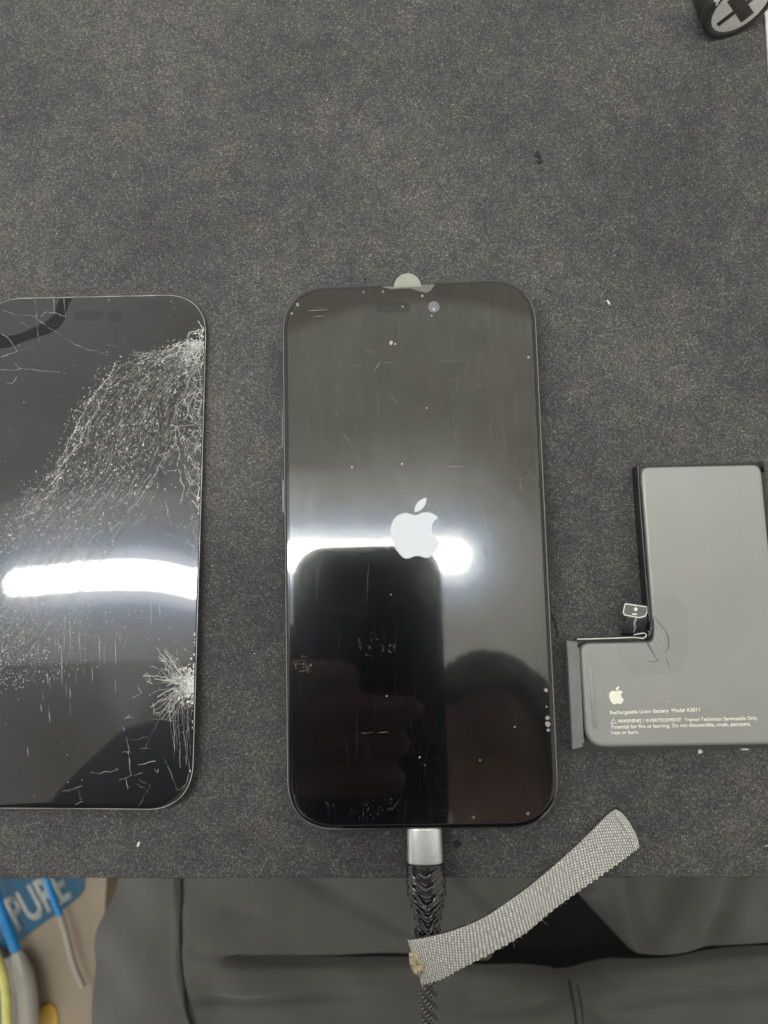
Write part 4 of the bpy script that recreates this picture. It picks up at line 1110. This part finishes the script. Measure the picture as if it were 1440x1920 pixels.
# head ellipsoid with nose, brow, chin
b3=bmesh.new(); bmesh.ops.create_uvsphere(b3,u_segments=48,v_segments=32,radius=1)
fwd=Vector((-.42,.06,-.90)).normalized(); upv=Vector((0,.86,.45)); upv=(upv-fwd*upv.dot(fwd)).normalized(); sdv=fwd.cross(upv)
for v in b3.verts:
    x,y,z=v.co; # x side, y up, z forward
    f=1-.22*max(0,-y)**2
    nose = 22*math.exp(-((x)/.14)**2-((y+.12)/.20)**2)*(z>0)
    lip = 6*math.exp(-((x)/.30)**2-((y+.50)/.10)**2)*(z>0)
    eye = -5*(math.exp(-((x-.38)/.16)**2-((y-.08)/.12)**2)+math.exp(-((x+.38)/.16)**2-((y-.08)/.12)**2))*(z>0)
    chin = 7*math.exp(-(x/.3)**2-((y+.85)/.2)**2)*(z>0)
    v.co = hd+sdv*(x*76*f)+upv*(y*112)+fwd*(z*94*f+nose+lip+eye+chin)
for s_ in (-1,1):
    bmesh.ops.create_uvsphere(b3,u_segments=12,v_segments=10,radius=1,matrix=Matrix.Translation(hd+sdv*s_*76)@Matrix.Diagonal((9,20,26,1)))
m_=bpy.data.meshes.new('t'); b3.to_mesh(m_); b3.free(); b.from_mesh(m_)
body=from_bm('body', b, M_skin, pr, True)
rm=body.modifiers.new('r','REMESH'); rm.mode='VOXEL'; rm.voxel_size=.0042; rm.use_smooth_shade=True
dg_=bpy.context.evaluated_depsgraph_get(); m2=bpy.data.meshes.new_from_object(body.evaluated_get(dg_)); body.modifiers.clear()
bb=bmesh.new(); bb.from_mesh(m2); seen=set(); isl=[]
for v in bb.verts:
    if v in seen: continue
    st=[v]; seen.add(v); cur_=[]
    while st:
        w_=st.pop(); cur_.append(w_)
        for e_ in w_.link_edges:
            o_=e_.other_vert(w_)
            if o_ not in seen: seen.add(o_); st.append(o_)
    isl.append(cur_)
isl.sort(key=len)
print('body islands', [len(i_) for i_ in isl][-6:])
bmesh.ops.delete(bb, geom=[v for i_ in isl[:-1] for v in i_], context='VERTS'); bb.to_mesh(m2); bb.free(); body.data=m2; m2.name='body'
# hair cap
b4=bmesh.new(); bmesh.ops.create_uvsphere(b4,u_segments=64,v_segments=40,radius=1)
bmesh.ops.delete(b4, geom=[v for v in b4.verts if v.co.z>.42 and v.co.y<.62 or v.co.y<-.35], context='VERTS')
for v in b4.verts:
    x,y,z=v.co; k=1+.03*math.sin(x*30+y*17)*math.cos(z*26)
    v.co = hd+sdv*(x*80*k)+upv*(y*119*k)+fwd*(z*99*k)
ho=from_bm('hair', b4, M_hair, pr, True); sm=ho.modifiers.new('s','SOLIDIFY'); sm.thickness=.010
# lips
V,F=tube([hd+sdv*x*1.0+upv*(-52+ (3-abs(x)*.12))+fwd*(88-abs(x)*.35) for x in (-22,-12,0,12,22)],[2,5,6,5,2],8); mesh('lips',V,F,M_lip,body,True)
sh=skin([[(pc,-400,-150,124),(pc,-365,60,124),(pc,-345,340,134),(pc,-330,510,80)],[(pc,-345,340,134),(pc-165,-335,440,66),LE[:3]+(52,),LW[:3]+(34,)],[(pc,-345,340,134),(pc+165,-335,440,70),RE[:3]+(52,),RW[:3]+(33,)]])
sho=from_bm('shirt', sh, M_shirt, pr, True); rm=sho.modifiers.new('r','REMESH'); rm.mode='VOXEL'; rm.voxel_size=.007; rm.use_smooth_shade=True
sm_=sho.modifiers.new('k','SMOOTH'); sm_.iterations=12
# stool under the person, its black seat shows between the thighs
stl=empty('stool',(pc,-240,-740)); tag(stl,'black padded stool seat showing as the dark wedge between the thighs','stool')
V,F=loft([[(x,y,z) for x,y in rrect(420-2*i,400-2*i,60,c=(pc,-230))] for i,z in ((14,-330),(0,-318),(0,-275),(14,-258),(40,-254))]); mesh('seat',V,F,simple('stool_vinyl',(.006,.006,.006),.8),stl,True)
V,F=tube([(pc,-230,-739),(pc,-230,-331)],22,20); mesh('post',V,F,M_dark,stl)
V,F=tube([(pc,-230,-739.5),(pc,-230,-722)],[190,150],32); mesh('base',V,F,M_dark,stl)
# trousers: lap surface with folds
def g(x,c,w): return math.exp(-((x-c)/w)**2)
NXT,NYT=400,560
YC=([60,440,560,780,850,962,1056,1161,1250,1440,1760],[1797,1791,1797,1799,1808,1828,1847,1815,1802,1784,1765])
HOLE=[(1078,1672),(1040,1700),(1000,1722),(968,1757),(958,1790),(962,1815),(1010,1834),(1056,1846),(1110,1832),(1163,1812),(1128,1786),(1094,1758),(1076,1734),(1074,1705)]
ex0,ex1,ey0,ey1 = 60,1760,1250,2120
def smooth(a,b,x):
    t_=max(0,min(1,(x-a)/(b-a))); return t_*t_*(3-2*t_)
V=[]
LZ=-165
def zfun(px,py):
    z=LZ
    # left thigh silhouette at the left
    le = 128+ 52*smooth(1800,1660,py) if py<1800 else 128-3*smooth(1800,1920,py)
    z -= 150*smooth(le+26,le-14,px)**1.0 + 14*smooth(le+150,le,px)
    # rise of each thigh
    z += 6*math.cos((px-520)/330*math.pi/2)*(150<px<880)
    z -= 190*smooth(1500,1740,px)
    # hollow between the thighs and the crease where lap meets hips
    hol = math.exp(-((px-1060)/90)**2-((py-1765)/62)**2)
    z -= 60*hol
    ampl = smooth(400,470,px)
    yc = float(np.interp(px,YC[0],YC[1])); d = py-yc
    z -= (9*math.exp(-(d/8.0)**2) + 2*math.exp(-(abs(d)/22)))*ampl
    z += 4*smooth(0,60,d)*ampl
    # secondary soft folds
    y2 = 1868 - (px-360)*.055; z -= 3.0*math.exp(-((py-y2)/10)**2)*smooth(360,400,px)*smooth(760,560,px)
    y3 = 1778+ (px-345)*.03;  z -= 1.8*math.exp(-((py-y3)/14)**2)*smooth(345,370,px)*smooth(470,420,px)
    y4 = 1705+ (px-430)**2/900; z -= 1.6*math.exp(-((py-y4)/16)**2)*smooth(410,440,px)*smooth(520,470,px)
    z -= 4*math.exp(-(((px-880)-(py-1660)*.9)/24)**2) ; z -= 3.5*math.exp(-(((px-600)-(py-1650)*1.6)/34)**2)*smooth(1790,1740,py); z -= 5*math.exp(-(((px-1250)+(py-1700)*.5)/26)**2)*smooth(1820,1760,py)
    z -= 3.5*math.exp(-(((px-1180)-(py-1650)*.25)/14)**2)*smooth(1800,1740,py); z -= 5.0*math.exp(-(((px-1360)+(py-1700)*.35)/24)**2)*smooth(1820,1740,py)
    z += 1.8*math.sin(px/61+py/47)+1.0*math.sin(px/33-py/29); z -= 3.5*math.exp(-((py-1885-(px-1085)*-.10)/13)**2)*smooth(1100,1150,px); z -= 3*math.exp(-((py-1905+(px-840)*.12)/12)**2)*smooth(830,900,px)*smooth(1060,1010,px)
    # side seam
    sx = 341+2*math.sin(py/30) + smooth(1780,1930,py)*32
    z -= 1.7*math.exp(-((px-sx)/3.2)**2); z += .9*math.exp(-((px-sx+9)/6)**2)
    # fly seam
    if py>1850: z -= 1.3*math.exp(-((px-1077)/3)**2)-.9*math.exp(-((px-1086)/4)**2)
    return z
def pdist(x,y,pl):
    best=1e9
    for k in range(len(pl)):
        (x1,y1),(x2,y2)=pl[k-1],pl[k]; L2=(x2-x1)**2+(y2-y1)**2
        t_=max(0,min(1,((x-x1)*(x2-x1)+(y-y1)*(y2-y1))/L2)); best=min(best,math.hypot(x-x1-t_*(x2-x1),y-y1-t_*(y2-y1)))
    return best
def rowy(px,v):
    yc=float(np.interp(px,YC[0],YC[1])); tp=float(np.interp(px,[425,455,500,600,780,960,1056,1160,1440,1700],[.03,.2,.45,.75,1.0,1.15,1.15,1.1,.85,.5]))
    return v+(yc-1800)*math.exp(-((v-1800)/75)**2)+(v-1800)*(tp-1)*math.exp(-((v-1800)/25)**2)
for j in range(NYT+1):
    v_=ey0+(ey1-ey0)*j/NYT
    for i in range(NXT+1):
        px=ex0+(ex1-ex0)*i/NXT; py=rowy(px,v_); q=P(px,py,LZ); z_=zfun(px,py)
        if 900<px<1230 and 1600<py<1842:
            f_=max(0,1-pdist(px,py,HOLE)/44)
            if py<float(np.interp(px,YC[0],YC[1])): z_-=95*f_*f_
        V.append((q.x,q.y,z_))
def in_poly(x,y,pl):
    c_=False
    for k in range(len(pl)):
        (x1,y1),(x2,y2)=pl[k-1],pl[k]
        if (y1>y)!=(y2>y) and x<(x2-x1)*(y-y1)/(y2-y1)+x1: c_=not c_
    return c_
def open_at(i,j):
    px=ex0+(ex1-ex0)*(i+.5)/NXT; v_=ey0+(ey1-ey0)*(j+.5)/NYT
    return (px>425 and 1791<v_<1805) or in_poly(px,rowy(px,v_),HOLE)
F=[(j*(NXT+1)+i,(j+1)*(NXT+1)+i,(j+1)*(NXT+1)+i+1,j*(NXT+1)+i+1) for j in range(NYT) for i in range(NXT) if not open_at(i,j)]
tro=mesh('trousers', V, F, M_cloth, pr, True)
def seam(pts,r,name='seam',mat=M_seam):
    out=[]
    for (x0,y0),(x1,y1) in zip(pts,pts[1:]):
        for k in range(8):
            x=x0+(x1-x0)*k/8; y=y0+(y1-y0)*k/8; z=zfun(x,y)
            q=P(x,y,LZ); out.append(Vector((q.x,q.y,z+.2)))
    v_,f_=tube(out,r,8); mesh(name,v_,f_,mat,tro,True)
seam([(344,1600),(345,1680),(341,1730),(341,1775),(345,1815),(352,1850),(358,1880),(366,1905),(376,1940),(385,1980)],.85)
seam([(1073,1856),(1077,1890),(1080,1930),(1083,1980)],.5)
seam([(1086,1856),(1090,1890),(1093,1930),(1096,1980)],.35)

# ------------------------------------------------------------------ carton and bits down at the left
ZK=-330
cx=empty('carton', tuple(P(60,1800,ZK).xy)+(-740,)); tag(cx,'tan cardboard carton with a blue printed band standing below the table edge','carton')
def flatpx(name, pts, z, mat, parent, th=.6):
    q=[P(x,y,z) for x,y in pts]; ar=sum(q[i-1].x*q[i].y-q[i].x*q[i-1].y for i in range(len(q)))
    if ar<0: q.reverse()
    v_,f_=loft([[(a.x,a.y,z-th) for a in q],[(a.x,a.y,z) for a in q]]); return mesh(name,v_,f_,mat,parent)
q=[P(x,y,ZK) for x,y in ((-400,2150),(170,2150),(205,1560),(-260,1560))]
v_,f_=loft([[(a.x,a.y,z) for a in q] for z in (-739,ZK)]); mesh('carton_box',v_,f_,M_card,cx)
bl_=flatpx('blue_band',[(-150,1600),(160,1600),(157,1668),(150,1680),(118,1706),(60,1746),(36,1764),(0,1786),(-60,1820),(-150,1860)],ZK+1.2,M_blue,cx,1.1)
# lettering on the band
def glyph(s,p0,p1,name='band_lettering'):
    return text(name,s,p0,p1,ZK+1.5,M_white,bl_,1.65,.03)
glyph('PURE',(34,1744),(136,1680))
flatpx('orange_spot',[(66,1925),(70,1905),(80,1888),(92,1882),(102,1888),(108,1905),(108,1940),(66,1940)],ZK+2,M_orange,cx,1.5)
def band_strip(name,pts,w,z,mats,split,label,parent=None,cat=None):
    root=empty(name,tuple(P(*pts[len(pts)//2],z).xy)+(z,)); tag(root,label,cat)
    for nm,mat,seg in (('upper_length',mats[0],pts[:split+1]),('lower_length',mats[1],pts[split:])):
        if len(seg)<2: continue
        fine=[tuple(cr(seg,k/24)) for k in range(25)]
        v_,f_=tube([P(x,y,z) for x,y in fine],[w*(1+(.9 if nm=='lower_length' and w>3 else 0)*min(1,k/8)) for k in range(25)],12); mesh(nm,v_,f_,mat,root,True)
band_strip('packing_strap',[(-14,1650),(-4,1690),(12,1735),(31,1783),(44,1825),(52,1870),(56,1945)],3.4,ZK+18,(M_bright_blue,M_clear),3,'thick curved plastic strap, bright blue above and whitish below',None,'strap')
band_strip('packing_strap',[(84,1640),(92,1660),(102,1690),(113,1716),(122,1745),(128,1770),(138,1808),(156,1850)],2.2,ZK+14,(M_bright_blue,M_clear),3,'thinner curved plastic strap nearer the grey trousers, blue tip above',None,'strap')
q=[P(x,y,ZK+12) for x,y in ((-20,1775),(5,1800),(30,1790),(42,1825),(50,1870),(53,1960),(-40,1960))]
if sum(q[i-1].x*q[i].y-q[i].x*q[i-1].y for i in range(len(q)))<0: q.reverse()
v_,f_=loft([[(a.x,a.y,z) for a in q] for z in (ZK+3,ZK+12)]); tag(mesh('plastic_tray',v_,f_,simple('grey_tray',(.17,.165,.15),.4,0,.3,25)),'dull grey plastic piece between the yellow hoop and the thick curved strap','tray')
yl=[(-30,1740),(-8,1790),(6,1830),(12,1870),(15,1950)]
v_,f_=tube([P(*cr(yl,k/24),ZK+30) for k in range(25)],3.2,12); tag(mesh('yellow_hoop',v_,f_,M_yellow,None,True),'pale yellow plastic hoop at the bottom left corner','hoop')
